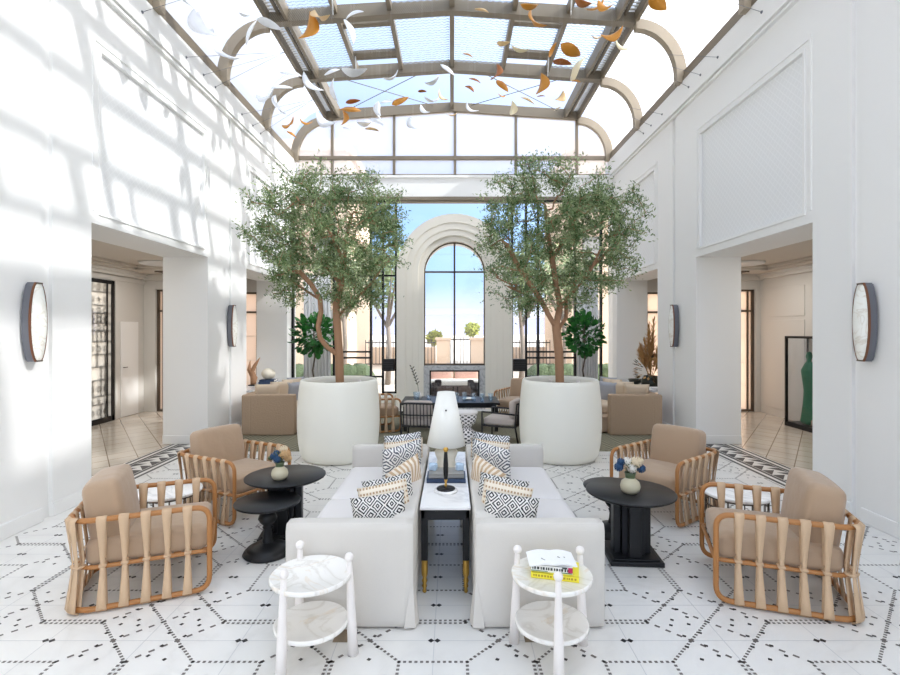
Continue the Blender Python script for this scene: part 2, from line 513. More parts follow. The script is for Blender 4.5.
# module of the pattern: .362 m, symmetric about x = -.10
A0 = .362; CX0 = -.10; CY0 = 2.635
def node(i, j, s): return (CX0 + s*(.18 + A0*i), CY0 + A0*j)
def dot(x, y, r, ang, mi):
    c, n = math.cos(ang)*r, math.sin(ang)*r
    fl.add([(x+c,y+n,.0012),(x-n,y+c,.0012),(x-c,y-n,.0012),(x+n,y-c,.0012)], [(0,1,2,3)], mi)
def blocked(x, y): return abs(x) > 3.7 or y > 7.1 or y < .9
def seg(p, q, kind):
    L = math.hypot(q[0]-p[0], q[1]-p[1]); a = math.atan2(q[1]-p[1], q[0]-p[0])
    nx, ny = -math.sin(a), math.cos(a)
    sp = {'fine': .030, 'dash': .062}[kind.split('_')[0]]
    n = max(2, round(L/sp))
    offs = (-.014, .014) if kind.endswith('double') else (0,)
    for k in range(n+1):
        t = k/n
        for o in offs:
            x, y = p[0]+(q[0]-p[0])*t+nx*o, p[1]+(q[1]-p[1])*t+ny*o
            if blocked(x, y): continue
            if kind.startswith('dash'):
                dx, dy = math.cos(a)*.015, math.sin(a)*.015
                w = .0085
                fl.add([(x-dx-nx*w,y-dy-ny*w,.0012),(x+dx-nx*w,y+dy-ny*w,.0012),(x+dx+nx*w,y+dy+ny*w,.0012),(x-dx+nx*w,y-dy+ny*w,.0012)], [(0,1,2,3)], 2)
            else:
                dot(x, y, .0115, a+PI/4, 2)
def pairdots(x, y):
    for dx in (-.018, .018):
        if not blocked(x, y): dot(x+dx, y, .019, 0, 3)
def clusters(x, y, s):
    for dx, dy in ((-.05, .045), (.06, .055), (-.02, -.06), (.085, -.03)):
        if not blocked(x, y): dot(x+s*dx, y+dy, .0135, .3, 3)
for s in (-1, 1):
    for i in range(-1, 12):
        for j in range(-6, 14):
            c = i % 3; r = j % 3
            if i >= 0:
                # horizontals sit between columns 2 and 3 of each period
                if c == 2: seg(node(i,j,s), node(i+1,j,s), 'fine_double' if r == 1 else 'fine')
                if r < 2:
                    if c in (0, 1):
                        seg(node(i,j,s), node(i+1,j+1,s), 'fine')
                        seg(node(i,j+1,s), node(i+1,j,s), 'dash')
                        m = node(i+.5, j+.22, s); clusters(m[0], m[1], s)
                        m = node(i+.5, j+.78, s); clusters(m[0], m[1], s)
                else:
                    if c == 0: seg(node(i,j,s), node(i,j+1,s), 'fine')
                    if c == 1: seg(node(i,j,s), node(i,j+1,s), 'fine_double')
                    if c == 2: seg(node(i,j,s), node(i,j+1,s), 'fine')
                if c == 2 or r == 2:
                    m = node(i+.5, j+.5, s); pairdots(*m)
            elif s == 1:
                p = node(0, j, -1); q = node(0, j, 1)
                seg(p, q, 'fine_double' if r == 1 else 'fine')
                pairdots(CX0, CY0+A0*(j+.5))
# thin joints between the large tiles
def joint(p, q, w=.0022):
    a = math.atan2(q[1]-p[1], q[0]-p[0]); nx, ny = -math.sin(a)*w, math.cos(a)*w
    fl.add([(p[0]-nx,p[1]-ny,.0008),(q[0]-nx,q[1]-ny,.0008),(q[0]+nx,q[1]+ny,.0008),(p[0]+nx,p[1]+ny,.0008)], [(0,1,2,3)], 4)
for k in range(-6, 7): joint((CX0+k*1.086*.5 if k % 2 == 0 else CX0+k*.543, 1), (CX0+k*.543, 7.15))
for j in range(-4, 13): joint((-3.7, CY0+A0*(j+.5)), (3.7, CY0+A0*(j+.5)))
# square brown tiles
for x in (-.62, .46): fl.add([(x-.05,2.80,.0015),(x+.06,2.80,.0015),(x+.06,2.92,.0015),(x-.05,2.92,.0015)], [(0,1,2,3)], 5)
# black and white border in each threshold
for s in (-1, 1):
    for y0, y1 in ((5.22, 7.66),):
        X = lambda t: s*(3.72+t*.56)
        def band(t0, t1, mi=3):
            fl.add([(X(t0),y0,.0014),(X(t1),y0,.0014),(X(t1),y1,.0014),(X(t0),y1,.0014)], [(0,1,2,3)], mi)
        band(0, 1, 0)
        for t in (.0, .16, .77, .93):
            a, b = X(t), X(t+.075)
            fl.add([(a,y0,.002),(b,y0,.002),(b,y1,.002),(a,y1,.002)], [(0,1,2,3)], 3)
        n = 12
        for k in range(n):
            ya = y0+(y1-y0)*k/n; yb = y0+(y1-y0)*(k+1)/n; ym = (ya+yb)/2
            for t0, t1, o in ((.255,.53,0), (.75,.47,.5)):
                oy = (yb-ya)*o
                ya2, yb2, ym2 = min(ya+oy, y1), min(yb+oy, y1), min(ym+oy, y1)
                fl.add([(X(t0),ya2,.002),(X(t0),yb2,.002),(X(t1),yb2,.002)], [(0,1,2)], 3)
struct(fl.build('floor', [M['floor'], M['stone'], M['grout_dark'], M['mosaic_black'], M['joint'], M['brown_tile']]))

rg = MB(); rg.box(-3.62, 3.56, 7.2, 10.7, 0.0, .012)
tag(rg.build('rug', M['rug'], bevel=.004), 'large grey green herringbone rug under the lounge seating at the far end', 'rug')

# ---------------------------------------------------------------- side walls
def side_wall(s, nm):
    w = MB()
    def bx(xa, xb, y0, y1, z0, z1, mi=0): w.box(s*xa, s*xb, y0, y1, z0, z1, mi)
    core = XW+.035
    ys = [YB]
    for a, b in OPEN: ys += [a, b]
    ys.append(YE+.3)
    for k in range(0, len(ys), 2): bx(core, XT, ys[k], ys[k+1], 0, ZT)
    for a, b in OPEN: bx(core, XT, a, b, ZO, ZT)
    # cladding with vertical grooves and recessed panels
    grooves = [(4.57, 4.69), (8.36, 8.49)]
    def clad(y0, y1, z0, z1): bx(XW, core, y0, y1, z0, z1)
    clad(YB, 4.57, 0, 5.35); clad(4.69, 5.2, 0, 5.35)
    clad(7.68, 8.36, 0, 5.35); clad(8.49, 9.12, 0, 5.35); clad(11.36, YE+.3, 0, 5.35)
    for (a, b) in OPEN:
        clad(a, b, ZO, 2.97); clad(a, b, 4.74, 5.35)
        clad(a, a+.10, 2.97, 4.74); clad(b-.10, b, 2.97, 4.74)
        # net relief field
        bx(core-.004, core, a+.10, b-.10, 2.97, 4.74, 1)
        # moulding round the panel (two steps)
        for (o, t, p) in ((-.09, .035, .012), (.0, .03, .016)):
            ya, yb, za, zb = a+.10+o, b-.10-o, 2.97+(.0 if o < 0 else .0), 4.74-o
            for q in ((ya, ya+t, za+.03, zb-t), (yb-t, yb, za+.03, zb-t), (ya, yb, zb-t, zb)):
                bx(XW-p, XW+.03, *q)
            if o == 0: bx(XW-p, XW+.03, ya, yb, za, za+t)
    # cornice
    bx(XW-.03, XT, YB, YE+.3, 5.33, 5.36); bx(XW-.075, XT, YB, YE+.3, 5.36, ZT)
    bx(XW-.05, XW+.01, YB, YE+.3, 5.31, 5.34)
    struct(w.build(nm, [M['wall'], M['net']]))
    b = MB()
    segs = [(YB, 4.57), (4.69, 5.2), (7.68, 8.36), (8.49, 9.12), (11.36, YE)]
    for y0, y1 in segs: b.box(s*(XW-.016), s*(XW+.001), y0, y1, .002, .13)
    for a, bb in OPEN:
        b.box(s*(XW-.016), s*(XT), a, a+.016, .002, .13); b.box(s*(XW-.016), s*XT, bb-.016, bb, .002, .13)
    struct(b.build('baseboard_'+nm.split('_')[1], M['wall'], bevel=.004))
side_wall(-1, 'wall_left'); side_wall(1, 'wall_right')

# ---------------------------------------------------------------- side corridors beyond the openings
def corridor(s, nm):
    XO = 6.6
    w = MB()
    def bx(xa, xb, y0, y1, z0, z1, mi=0): w.box(s*xa, s*xb, y0, y1, z0, z1, mi)
    if s < 0:
        # outer wall with the tall grille door and a flush door
        bx(XO, XO+.3, 2.5, 8.2, 0, 3.1); bx(XO, XO+.3, 8.2, 9.72, 2.72, 3.1); bx(XO, XO+.3, 9.72, 10.9, 0, 3.1)
        bx(XO-.02, XO, 9.78, 9.86, 0, 2.72); bx(XO-.03, XO, 8.2, 10.7, 2.72, 2.8)
    else:
        bx(XO, XO+.3, 2.5, 10.9, 0, 3.1)
        bx(XO-.012, XO, 9.35, 10.5, .16, 1.95); bx(XO-.012, XO, 9.35, 10.5, 2.02, 2.6)
    # end wall beside the tall window, and the return to the deeper bay
    bx(5.0, 5.3, 10.7, 11.0, 0, 3.1); WB = 6.35 if s < 0 else 6.5; bx(5.3, WB, 10.7, 11.0, 2.62, 3.1); bx(WB, XO, 10.7, 11.0, 0, 3.1)
    bx(5.0, 5.08, 10.7, YE, 0, 3.1)
    bx(XT, 4.46, 11.5, 11.7, 0, 3.1); bx(4.46, 5.0, 11.5, 11.7, 2.62, 3.1)
    bx(XT, XO+.3, 2.3, 2.5, 0, 3.1)
    # crown moulding
    bx(XO-.10, XO, 2.5, 10.7, 2.82, 2.93); bx(XO-.16, XO, 2.5, 10.7, 2.88, 2.93); bx(5.0, XO, 10.58, 10.7, 2.80, 2.93)
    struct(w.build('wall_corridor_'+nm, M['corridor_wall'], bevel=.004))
    c = MB()
    c.box(s*XT, s*(XO+.3), 2.3, YE, 3.02, 3.15)
    for (xa, xb, y0, y1) in ((XT, XO, 2.5, 4.2), (XT, XO, 9.9, 11.5), (XT, 4.75, 4.2, 9.9), (6.25, XO, 4.2, 9.9)):
        c.box(s*xa, s*xb, y0, y1, 2.93, 3.02)
    c.box(s*4.75, s*4.85, 4.2, 9.9, 2.97, 3.02); c.box(s*6.15, s*6.25, 4.2, 9.9, 2.97, 3.02); c.box(s*4.75, s*6.25, 9.75, 9.9, 2.97, 3.02)
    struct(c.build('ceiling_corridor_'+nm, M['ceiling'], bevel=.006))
    v = MB()
    for k in range(5): v.box(s*5.0, s*5.9, 9.98+k*.05, 10.0+k*.05, 2.905, 2.93)
    v.box(s*4.98, s*5.92, 9.95, 9.97, 2.9, 2.93); v.box(s*4.98, s*5.92, 10.22, 10.24, 2.9, 2.93); v.box(s*4.98, s*5.92, 9.95, 10.24, 2.926, 2.93)
    tag(v.build('ceiling_vent', M['bronze_dark']), 'dark linear air vent in the %s corridor ceiling' % nm, 'vent')
    # tall warm windows
    for n, (xa, xb, y, n_) in enumerate(((5.3, WB, 10.8, 0), (4.46, 5.0, 11.56, 1))):
        fr = MB()
        t = .05
        zz = 2.62
        fr.box(s*xa, s*(xa+t), y-.04, y+.04, 0, zz); fr.box(s*xb, s*(xb-t), y-.04, y+.04, 0, zz)
        fr.box(s*(xb-.14), s*(xb-.11), y-.03, y+.03, .03, zz)
        fr.box(s*xa, s*xb, y-.045, y+.045, 0, .04); fr.box(s*xa, s*xb, y-.04, y+.04, zz-.04, zz)
        fr.box(s*xa, s*xb, y-.04, y+.04, 2.14, 2.18)
        wn = struct(fr.build('window_%d' % ((1 if s < 0 else 3)+n), M['bronze_dark']))
        gl = MB(); gl.box(s*(xa+t), s*(xb-t), y-.004, y+.004, .04, zz-.04)
        gl.build('glass_pane', M['glass_warm'], wn)
        bars = MB()
        for z in (.55, 1.05, 1.6): bars.box(s*(xa+t), s*(xb-t), y-.01, y+.01, z, z+.008)
        bars.build('glazing_bar', M['corridor_wall'], wn)
corridor(-1, 'left'); corridor(1, 'right')

# black iron grille door in the left corridor
dr = thing('grille_door', 'black ornate iron grille door in the left corridor', 'door', (-6.6, 8.96, 0))
dr['kind'] = 'structure'; del dr['category']; dr.name = 'door_1'
f = MB()
for y in (-.74, .68): f.box(-.03, .05, y, y+.07, 0, 2.7)
f.box(-.03, .05, -.74, .75, 2.63, 2.7); f.box(-.03, .05, -.74, .75, 0, .1)
f.box(-.03, .04, .55, .58, .1, 2.63); f.box(-.03, .04, -.6, -.57, .1, 2.63)
f.build('frame', M['black_metal'], dr)
g = MB()
rr = random.Random(3)
for z in (.35, .5, .8, 1.05, 1.28, 1.52, 1.72, 1.86, 2.05, 2.2, 2.45): g.box(-.012, .012, -.67, .68, z, z+.022)
for k in range(11):
    y = -.55+k*.105
    for z0, z1 in ((.1,.35), (.5,.8), (.8,1.05), (1.05,1.28), (1.28,1.52), (1.52,1.72), (1.86,2.05)):
        if rr.random() < .85: g.box(-.012, .012, y, y+.03, z0, z1)
for z in (.22, .42, .65, 1.4, 1.79, 1.95, 2.12, 2.32, 2.55):
    for k in range(7):
        y = -.5+k*.17; rad = rr.choice((.03, .045, .05))
        pts = [(0, y+rad*math.cos(a*PI/5), z+rad*math.sin(a*PI/5)) for a in range(10)]
        g.tube(pts, .013, 5, closed=True)
g.build('grille', M['black_metal'], dr)
p = MB(); p.box(.02, .028, -.67, .68, .1, 2.63)
p.build('glass_pane', M['glass_cream'], dr)

# flush panel door
dr2 = MB(); dr2.box(-6.6, -6.585, 9.95, 10.5, .01, 1.92)
dr2 = dr2.build('door_2', M['wall'], bevel=.004); struct(dr2)
kk = MB(); kk.tube([(-6.585,10.02,1.0),(-6.55,10.02,1.0),(-6.55,10.1,1.0)], .008, 8); kk.build('handle', M['bronze_dark'], dr2)

# ---------------------------------------------------------------- end wall: fascia, portal, glazing
e = MB()
e.box(-XW-.7, XW+.7, YE-.02, YE+.3, 4.86, 5.36); e.box(-XW-.7, XW+.7, YE-.06, YE+.3, 5.30, 5.36)
struct(e.build('wall_back', M['wall'], bevel=.006))
e = MB(); e.box(-XW, XW, YE-.05, YE+.2, 4.78, 4.86); e.box(-XW, XW, YE-.02, YE+.1, 4.73, 4.78)
struct(e.build('trim_1', M['bronze'], bevel=.004))

PX, PY, PZ = .055, 10.95, 3.03
def arch_poly(r, z0):
    n = 28
    return [(PX-r, z0)] + [(PX-r*math.cos(PI*k/n), PZ+r*math.sin(PI*k/n)) for k in range(n+1)] + [(PX+r, z0)]
def arch_ring(mb, r1, r0, y0, y1, z0=0, mi=0):
    o = arch_poly(r1, z0); i = arch_poly(r0, z0); n = len(o)
    vs = [(x,y0,z) for x,z in o]+[(x,y0,z) for x,z in i]+[(x,y1,z) for x,z in o]+[(x,y1,z) for x,z in i]
    fs = []
    for k in range(n-1):
        fs += [(k,k+1,n+k+1,n+k), (2*n+k,3*n+k,3*n+k+1,2*n+k+1), (k,2*n+k,2*n+k+1,k+1), (n+k,n+k+1,3*n+k+1,3*n+k)]
    for k in (0, n-1): fs.append((k,n+k,3*n+k,2*n+k))
    mb.add(vs, fs, mi)
a = MB()
arch_ring(a, 1.27, 1.08, PY, YE-.06); arch_ring(a, 1.08, 1.05, PY+.025, YE-.06); arch_ring(a, 1.05, .93, PY+.015, YE-.06)
arch_ring(a, .93, .90, PY+.04, YE-.06); arch_ring(a, .90, .80, PY+.03, YE-.06); arch_ring(a, .80, .68, PY+.09, YE-.06)
struct(a.build('trim_2', M['portal']))
# arched window
wf = MB()
arch_ring(wf, .69, .655, PY+.22, PY+.28, .98)
wf.box(PX-.02, PX+.02, PY+.22, PY+.28, .98, PZ+.66); wf.box(PX-.66, PX+.66, PY+.22, PY+.28, PZ+.0, PZ+.035); wf.box(PX-.69, PX+.69, PY+.22, PY+.28, .96, 1.0)
wn = struct(wf.build('window_5', M['bronze_dark']))
gl = MB(); gl.prism(arch_poly(.66, .99), PY+.245, PY+.252); gl.build('glass_pane', M['glass'], wn)
# fireplace below it
fp = thing('fireplace', 'see-through fireplace with grey marble surround below the arched window', 'fireplace', (PX, PY+.1, 0))
s_ = MB()
s_.box(-.68, -.55, -.02, .5, 0, .96); s_.box(.55, .68, -.02, .5, 0, .96); s_.box(-.55, .55, -.02, .5, .86, .96); s_.box(-.55, .55, -.02, .5, 0, .14)
s_.build('surround', M['marble_grey'], fp, bevel=.004)
s_ = MB()
for x in (-.55, .52): s_.box(x, x+.03, -.025, .02, .14, .86)
s_.box(-.55, .55, -.025, .02, .83, .86); s_.box(-.55, .55, -.025, .02, .14, .17)
s_.box(-.04, -.02, -.0, .02, .17, .5); s_.box(.06, .08, -.0, .02, .17, .5)
s_.build('frame', M['black_metal'], fp)
s_ = MB(); s_.box(-.52, .52, .0, .006, .17, .83); s_.build('glass_pane', M['glass'], fp)
rr = random.Random(8)
for sd in (-1, 1):
    s_ = MB()
    for k in range(9):
        s_.rbox(.14+rr.random()*.08, .14, .16, .05, (sd*(.46-.018*k*(k>4)), .18+.03*k, .22+.065*k if k < 6 else .2), 4)
    s_.build('rock_pile', M['stone_dark'], fp)

# tall glazing either side of the portal
VG = [P(x, 300, YE)[0] for x in (293, 334, 371, 383, 396)], [P(x, 300, YE)[0] for x in (512, 526, 538, 575, 601)]
for n, xs in enumerate(VG):
    fr = MB(); y0, y1 = YE-.03, YE+.05
    for x in xs: fr.box(x-.025, x+.025, y0, y1, 0, 4.8)
    x0, x1 = min(xs), max(xs)
    if n == 0: a0, a1, b0, b1 = xs[1], xs[2], xs[2], xs[3]
    else: a0, a1, b0, b1 = xs[2], xs[3], xs[1], xs[2]
    for z in (1.24, 1.10, .66): fr.box(a0 if n == 0 else xs[1], a1 if n == 0 else xs[3], y0, y1, z-.02, z+.02)
    fr.box(x0, x1, y0, y1, 3.0, 3.04); fr.box(x0, x1, y0, y1, .0, .06); fr.box(x0, x1, y0, y1, 4.74, 4.8)
    if n == 0: fr.box(xs[3], xs[4], y0, y1, .25, .31); fr.box(xs[2], xs[3], y0, y1, .64, .68)
    else: fr.box(xs[0], xs[1], y0, y1, .25, .31)
    wn = struct(fr.build('window_%d' % (6+n), M['black_metal']))
    g = MB(); g.box(x0, x1, YE+.01, YE+.018, .06, 4.74); g.build('glass_pane', M['glass'], wn)
# white plinths and dark boxes in the narrow bays beside the portal
for s, xs in ((-1, (VG[0][3], VG[0][4])), (1, (VG[1][0], VG[1][1]))):
    pl = MB(); pl.box(xs[0]-.02, xs[1]+.02, 11.1, YE-.03, 0, .27); struct(pl.build('trim_%d' % (3 if s < 0 else 4), M['portal'], bevel=.006))
    sp = MB(); x0, x1 = xs[0]+.02, xs[1]-.02
    sp.box(x0, x1, 11.52, 11.66, .80, 1.08)
    o = tag(sp.build('wall_speaker', M['black_metal'], bevel=.008), 'black boxy speaker mounted on the window bay %s of the arched portal' % ('left' if s < 0 else 'right'), 'speaker')
    br = MB(); br.box(x0+.03, x1-.03, 11.65, 11.69, .86, 1.02); br.build('bracket', M['black_metal'], o)
    gr = MB()
    for k in range(6): gr.box(x0+.015, x1-.015, 11.512, 11.52, .825+.04*k, .845+.04*k)
    gr.build('grille', M['fence_black'], o)

# clerestory over the fascia
fr = MB()
cx = [P(x, 100, YE)[0] for x in (302, 332, 394, 455, 516, 577, 606)]
for x in cx[1:6]: fr.box(x-.03, x+.03, YE+.0, YE+.08, 5.36, 6.72 + (.2 if abs(x) < .3 else .1 if abs(x) < 2 else 0))
fr.box(-3.6, 3.6, YE-.01, YE+.09, 5.74, 5.82); fr.box(-3.7, 3.7, YE, YE+.1, 5.34, 5.40)
wn = struct(fr.build('window_8', M['bronze']))
g = MB(); g.prism([(-3.7,5.36),(3.7,5.36),(3.6,6.2),(2.95,6.66),(0,6.88),(-2.95,6.66),(-3.6,6.2)], YE+.03, YE+.038)
g.build('glass_pane', M['glass_haze'], wn)

# ---------------------------------------------------------------- glass roof
XE, ZE, ZR = 2.92, 6.90, 7.08          # inner rail and ridge
YT = [11.72-1.83*k for k in range(9)]  # ribs
def roofz(x): return ZR-(ZR-ZE)*abs(x)/XE
ribn = 10
for k, y in enumerate(YT):
    r = MB()
    t = .09
    for s in (-1, 1):
        # quarter arch from the wall head up to the rail
        for kind in (0,):
            out = []; inn = []
            for q in range(17):
                a = PI/2*q/16
                out.append((s*(XE+.02-.0+ (XW-XE-.02)*math.cos(a)), 5.80+.92*math.sin(a)))
                inn.append((s*(XE+.02+(XW-XE-.18)*math.cos(a)), 5.80+.76*math.sin(a)))
            out.insert(0, (s*XW, ZT-.02)); inn.insert(0, (s*(XW-.16), ZT-.02))
            n = len(out)
            vs = [(x,y-t,z) for x,z in out]+[(x,y-t,z) for x,z in inn]+[(x,y+t*.4,z) for x,z in out]+[(x,y+t*.4,z) for x,z in inn]
            fs = []
            for i in range(n-1):
                fs += [(i,i+1,n+i+1,n+i),(2*n+i,3*n+i,3*n+i+1,2*n+i+1),(i,2*n+i,2*n+i+1,i+1),(n+i,n+i+1,3*n+i+1,3*n+i)]
            for i in (0, n-1): fs.append((i,n+i,3*n+i,2*n+i))
            r.add(vs, fs)
    struct(r.build('trim_%d' % ribn, M['cove_rib'])); ribn += 1
    b = MB()
    for s in (-1, 1):
        zz = -.02
        b.prism([(0, ZR-.02), (s*(XE+.05), ZE-.02), (s*(XE+.05), ZE-.24), (0, ZR-.22)], y-.07, y+.07)
    struct(b.build('trim_%d' % ribn, M['perforated'] if k else M['bronze'])); ribn += 1
y0, y1 = YT[-1], YT[0]
ln = MB()
for s in (-1, 1):
    # sill on the masonry, eaves rails with slats between, and the purlins
    ln.box(s*(XW-.075), s*(XW+.25), y0, y1, ZT-.005, ZT+.07); ln.box(s*(XW-.055), s*(XW+.2), y0, y1, ZT+.07, ZT+.17)
    ln.box(s*XE, s*(XE+.06), y0, y1, ZE-.22, ZE+.02); ln.box(s*(XE-.30), s*(XE-.25), y0, y1, ZE-.20, ZE+.04); ln.box(s*(XE-.17), s*(XE-.13), y0, y1, ZE-.12, ZE+.03)
struct(ln.build('trim_%d' % ribn, M['bronze'])); ribn += 1
sl = MB()
yy = 4.0
while yy < y1:
    for s in (-1, 1): sl.box(s*(XE-.25), s*XE, yy, yy+.03, ZE-.07, ZE-.05)
    yy += .075
struct(sl.build('trim_%d' % ribn, M['white_metal'])); ribn += 1
rd = MB(); rd.box(-.04, .04, y0, y1, ZR-.17, ZR-.02)
for bay in range(len(YT)-1):
    ya, yb = YT[bay+1], YT[bay]
    if bay == 0: continue
    for s in (-1, 1):
        for x in (1.0, 1.87):
            z = roofz(x)
            rd.box(s*x-.035, s*x+.035, ya, yb, z-.16, z-.01)
struct(rd.build('trim_%d' % ribn, M['bronze'])); ribn += 1
# glass: two slopes and two coves per bay
wnum = 9
for bay in range(len(YT)-1):
    ya, yb = YT[bay+1]+.02, YT[bay]-.02
    g = MB()
    for s in (-1, 1):
        g.prism([(0,ZR),(s*(XE+.05),ZE),(s*(XE+.05),ZE+.012),(0,ZR+.012)], ya, yb)
    struct(g.build('window_%d' % wnum, M['glass_roof'])); wnum += 1
    g = MB()
    for s in (-1, 1):
        out = [(s*(XE+.03+(XW-XE+.0)*math.cos(PI/2*q/12)), 5.84+1.06*math.sin(PI/2*q/12)) for q in range(13)]
        inn = [(x-s*.01, z) for x, z in out]
        g.prism(out+inn[::-1], ya, yb)
    struct(g.build('window_%d' % wnum, M['glass_haze'])); wnum += 1
# white mesh blinds under the slopes, with a framed opening vent in two fields of each bay
for bay in range(1, len(YT)-1):
    ya, yb = YT[bay+1]+.08, YT[bay]-.08
    for s, nm in ((-1, 'left'), (1, 'right')):
        for fi, (xa, xb) in enumerate(((.05, .96), (1.91, 2.6))):
            b = MB(); za, zb = roofz(xa)-.06, roofz(xb)-.06
            b.add([(s*xa,ya,za),(s*xb,ya,zb),(s*xb,yb,zb),(s*xa,yb,za),(s*xa,ya,za+.004),(s*xb,ya,zb+.004),(s*xb,yb,zb+.004),(s*xa,yb,za+.004)],
                  [(0,1,2,3),(4,7,6,5),(0,4,5,1),(1,5,6,2),(2,6,7,3),(3,7,4,0)])
            o = b.build('roof_blind', M['blind'])
            struct(o)
        v = MB(); xa, xb = 1.035, 1.835; zc = roofz(1.43)-.08
        sl_ = (roofz(xb)-roofz(xa))
        def vb(y_a, y_b, mi=0, dz=0, h=.05):
            za, zb = roofz(xa)-.10+dz, roofz(xb)-.10+dz
            vs = [(s*xa,y_a,za),(s*xb,y_a,zb),(s*xb,y_b,zb),(s*xa,y_b,za),(s*xa,y_a,za+h),(s*xb,y_a,zb+h),(s*xb,y_b,zb+h),(s*xa,y_b,za+h)]
            v.add(vs, [(0,1,2,3),(4,7,6,5),(0,4,5,1),(1,5,6,2),(2,6,7,3),(3,7,4,0)], mi)
        vb(ya+.24, ya+.36); vb(yb-.56, yb-.38); vb(yb-.36, yb-.31)
        o = struct(v.build('roof_vent_frame', M['perforated']))
        v = MB(); vb(ya+.37, yb-.57, 0, .05, .006); v.build('mesh_panel', M['blind'], o)
        if s > 0 or True:
            rdm = MB(); x = s*1.80; z = roofz(1.8)-.12
            rdm.tube([(x,yb-.5,z),(x,yb-.42,z-.26)], .012, 8); rdm.tube([(x,yb-.42,z-.26),(x,yb-.41,z-.33)], .007, 6)
            rdm.build('actuator', M['white_metal'], o)
# X bracing wires in the last bay, and the tie wires at the cove feet
wr = MB()
ya, yb = YT[1]+.1, YT[0]-.1
for s in (-1, 1):
    for (xa, xb) in ((.45, 2.45),):
        wr.tube([(s*xa,ya,roofz(xa)-.08),(s*xb,yb,roofz(xb)-.08)], .008, 6); wr.tube([(s*xb,ya,roofz(xb)-.08),(s*xa,yb,roofz(xa)-.08)], .008, 6)
        for x in (xa, xb): pass
struct(wr.build('trim_%d' % ribn, M['bronze_dark'])); ribn += 1
for k, y in enumerate(YT[:6]):
    if k == 0: continue
    wr = MB()
    for s in (-1, 1):
        for dy in (-1.0, -.52, -.15):
            foot = (s*(XW-.075), y+dy-.15, 5.52)
            wr.tube([foot, (s*(XE+.06), y+.85, ZE-.2)], .003, 5); wr.sphere(foot, .018, 6)
    struct(wr.build('trim_%d' % ribn, M['sconce_side'])); ribn += 1

# glazed screen added behind the camera, unseen, closes the room but lets daylight in
bk = MB()
for x in (-3.7, -1.85, 0, 1.85, 3.7): bk.box(x-.04, x+.04, YB-.05, YB+.05, 0, 6.7)
for z in (0, 2.9, 5.7): bk.box(-3.7, 3.7, YB-.05, YB+.05, z, z+.08)
wn = struct(bk.build('window_40', M['bronze']))
g = MB(); g.box(-3.7, 3.7, YB-.004, YB+.004, .08, 6.6); g.build('glass_pane', M['glass_roof'], wn)

# ---------------------------------------------------------------- outdoors
g = MB(); g.add([(-90,YE+.3,-.03),(90,YE+.3,-.03),(90,160,-.03),(-90,160,-.03)], [(0,1,2,3)])
struct(g.build('ground', M['paving']))
g = MB(); g.add([(-90,-60,-.06),(90,-60,-.06),(90,YE+.3,-.06),(-90,YE+.3,-.06)], [(0,1,2,3)])
o = struct(g.build('ground_near', M['paving']))
h = MB(); n = 60; rr = random.Random(5)
def ridge(y, amp, base, x0, x1, seed):
    q = random.Random(seed); ph = [q.random()*7 for _ in range(5)]
    top = []
    for k in range(n+1):
        x = x0+(x1-x0)*k/n; u = k/n
        z = base+amp*(.45*math.sin(u*5+ph[0])+.25*math.sin(u*13+ph[1])+.15*math.sin(u*29+ph[2])+.1*math.sin(u*61+ph[3])+.4)
        top.append((x, z))
    vs = []
    for x, z in top: vs += [(x,y-amp*1.5,-1), (x,y,max(z,1)), (x,y+amp*1.5,-1)]
    fs = []
    for k in range(n): a = 3*k; fs += [(a,a+3,a+4,a+1), (a+1,a+4,a+5,a+2)]
    h.add(vs, fs, 0, True)
ridge(400, 9, 8, -330, 330, 2); ridge(330, 5, 4, -300, 300, 9)
struct(h.build('hills', M['hills']))
# gate piers, gates and fence beyond the window
def pier(x, y, label):
    t = thing('gate_pier', label, 'pier', (x, y, -.03), 0, None)
    b = MB(); b.box(-.32, .32, -.32, .32, 0, 1.3); b.build('shaft', M['outside_wall'], t, bevel=.02)
    b = MB(); b.box(-.38, .38, -.38, .38, 1.3, 1.42); b.build('cap', M['outside_wall'], t, bevel=.02)
yq = 24.0
pier(-.42, yq, 'peach gate pier on the left of the gate, seen through the arched window')
pier(1.22, yq, 'peach gate pier on the right of the gate, seen through the arched window')
def railing(x0, x1, y, name, label, cat, h=1.3):
    t = thing(name, label, cat, ((x0+x1)/2, y, -.03)); w = (x1-x0)/2
    b = MB()
    for z in (.12, h-.15):
        b = MB(); b.box(-w, w, -.02, .02, z, z+.05); b.build('rail', M['fence_black'], t)
    b = MB(); k = int((x1-x0)/.16)
    for i in range(k+1):
        x = -w+(2*w)*i/k; b.box(x-.014, x+.014, -.014, .014, 0 if i % 6 == 0 else .12, h)
    b.build('bars', M['fence_black'], t)
railing(-.08, .88, yq, 'garden_gate', 'black barred garden gate between two peach piers', 'gate', 1.45)
railing(1.62, 4.7, yq, 'garden_fence', 'black railing fence right of the garden gate', 'fence')
railing(-4.15, -.82, yq, 'garden_fence', 'black railing fence left of the garden gate', 'fence')
wl = MB(); wl.box(-4.15, -.82, yq+.9, yq+1.1, 0, .9); tag(wl.build('garden_wall', M['outside_wall'], bevel=.02), 'low peach garden wall behind the fence left of the gate', 'wall')
wl = MB(); wl.box(1.62, 4.7, yq+.9, yq+1.1, 0, .9); tag(wl.build('garden_wall', M['outside_wall'], bevel=.02), 'low peach garden wall behind the fence right of the gate', 'wall')

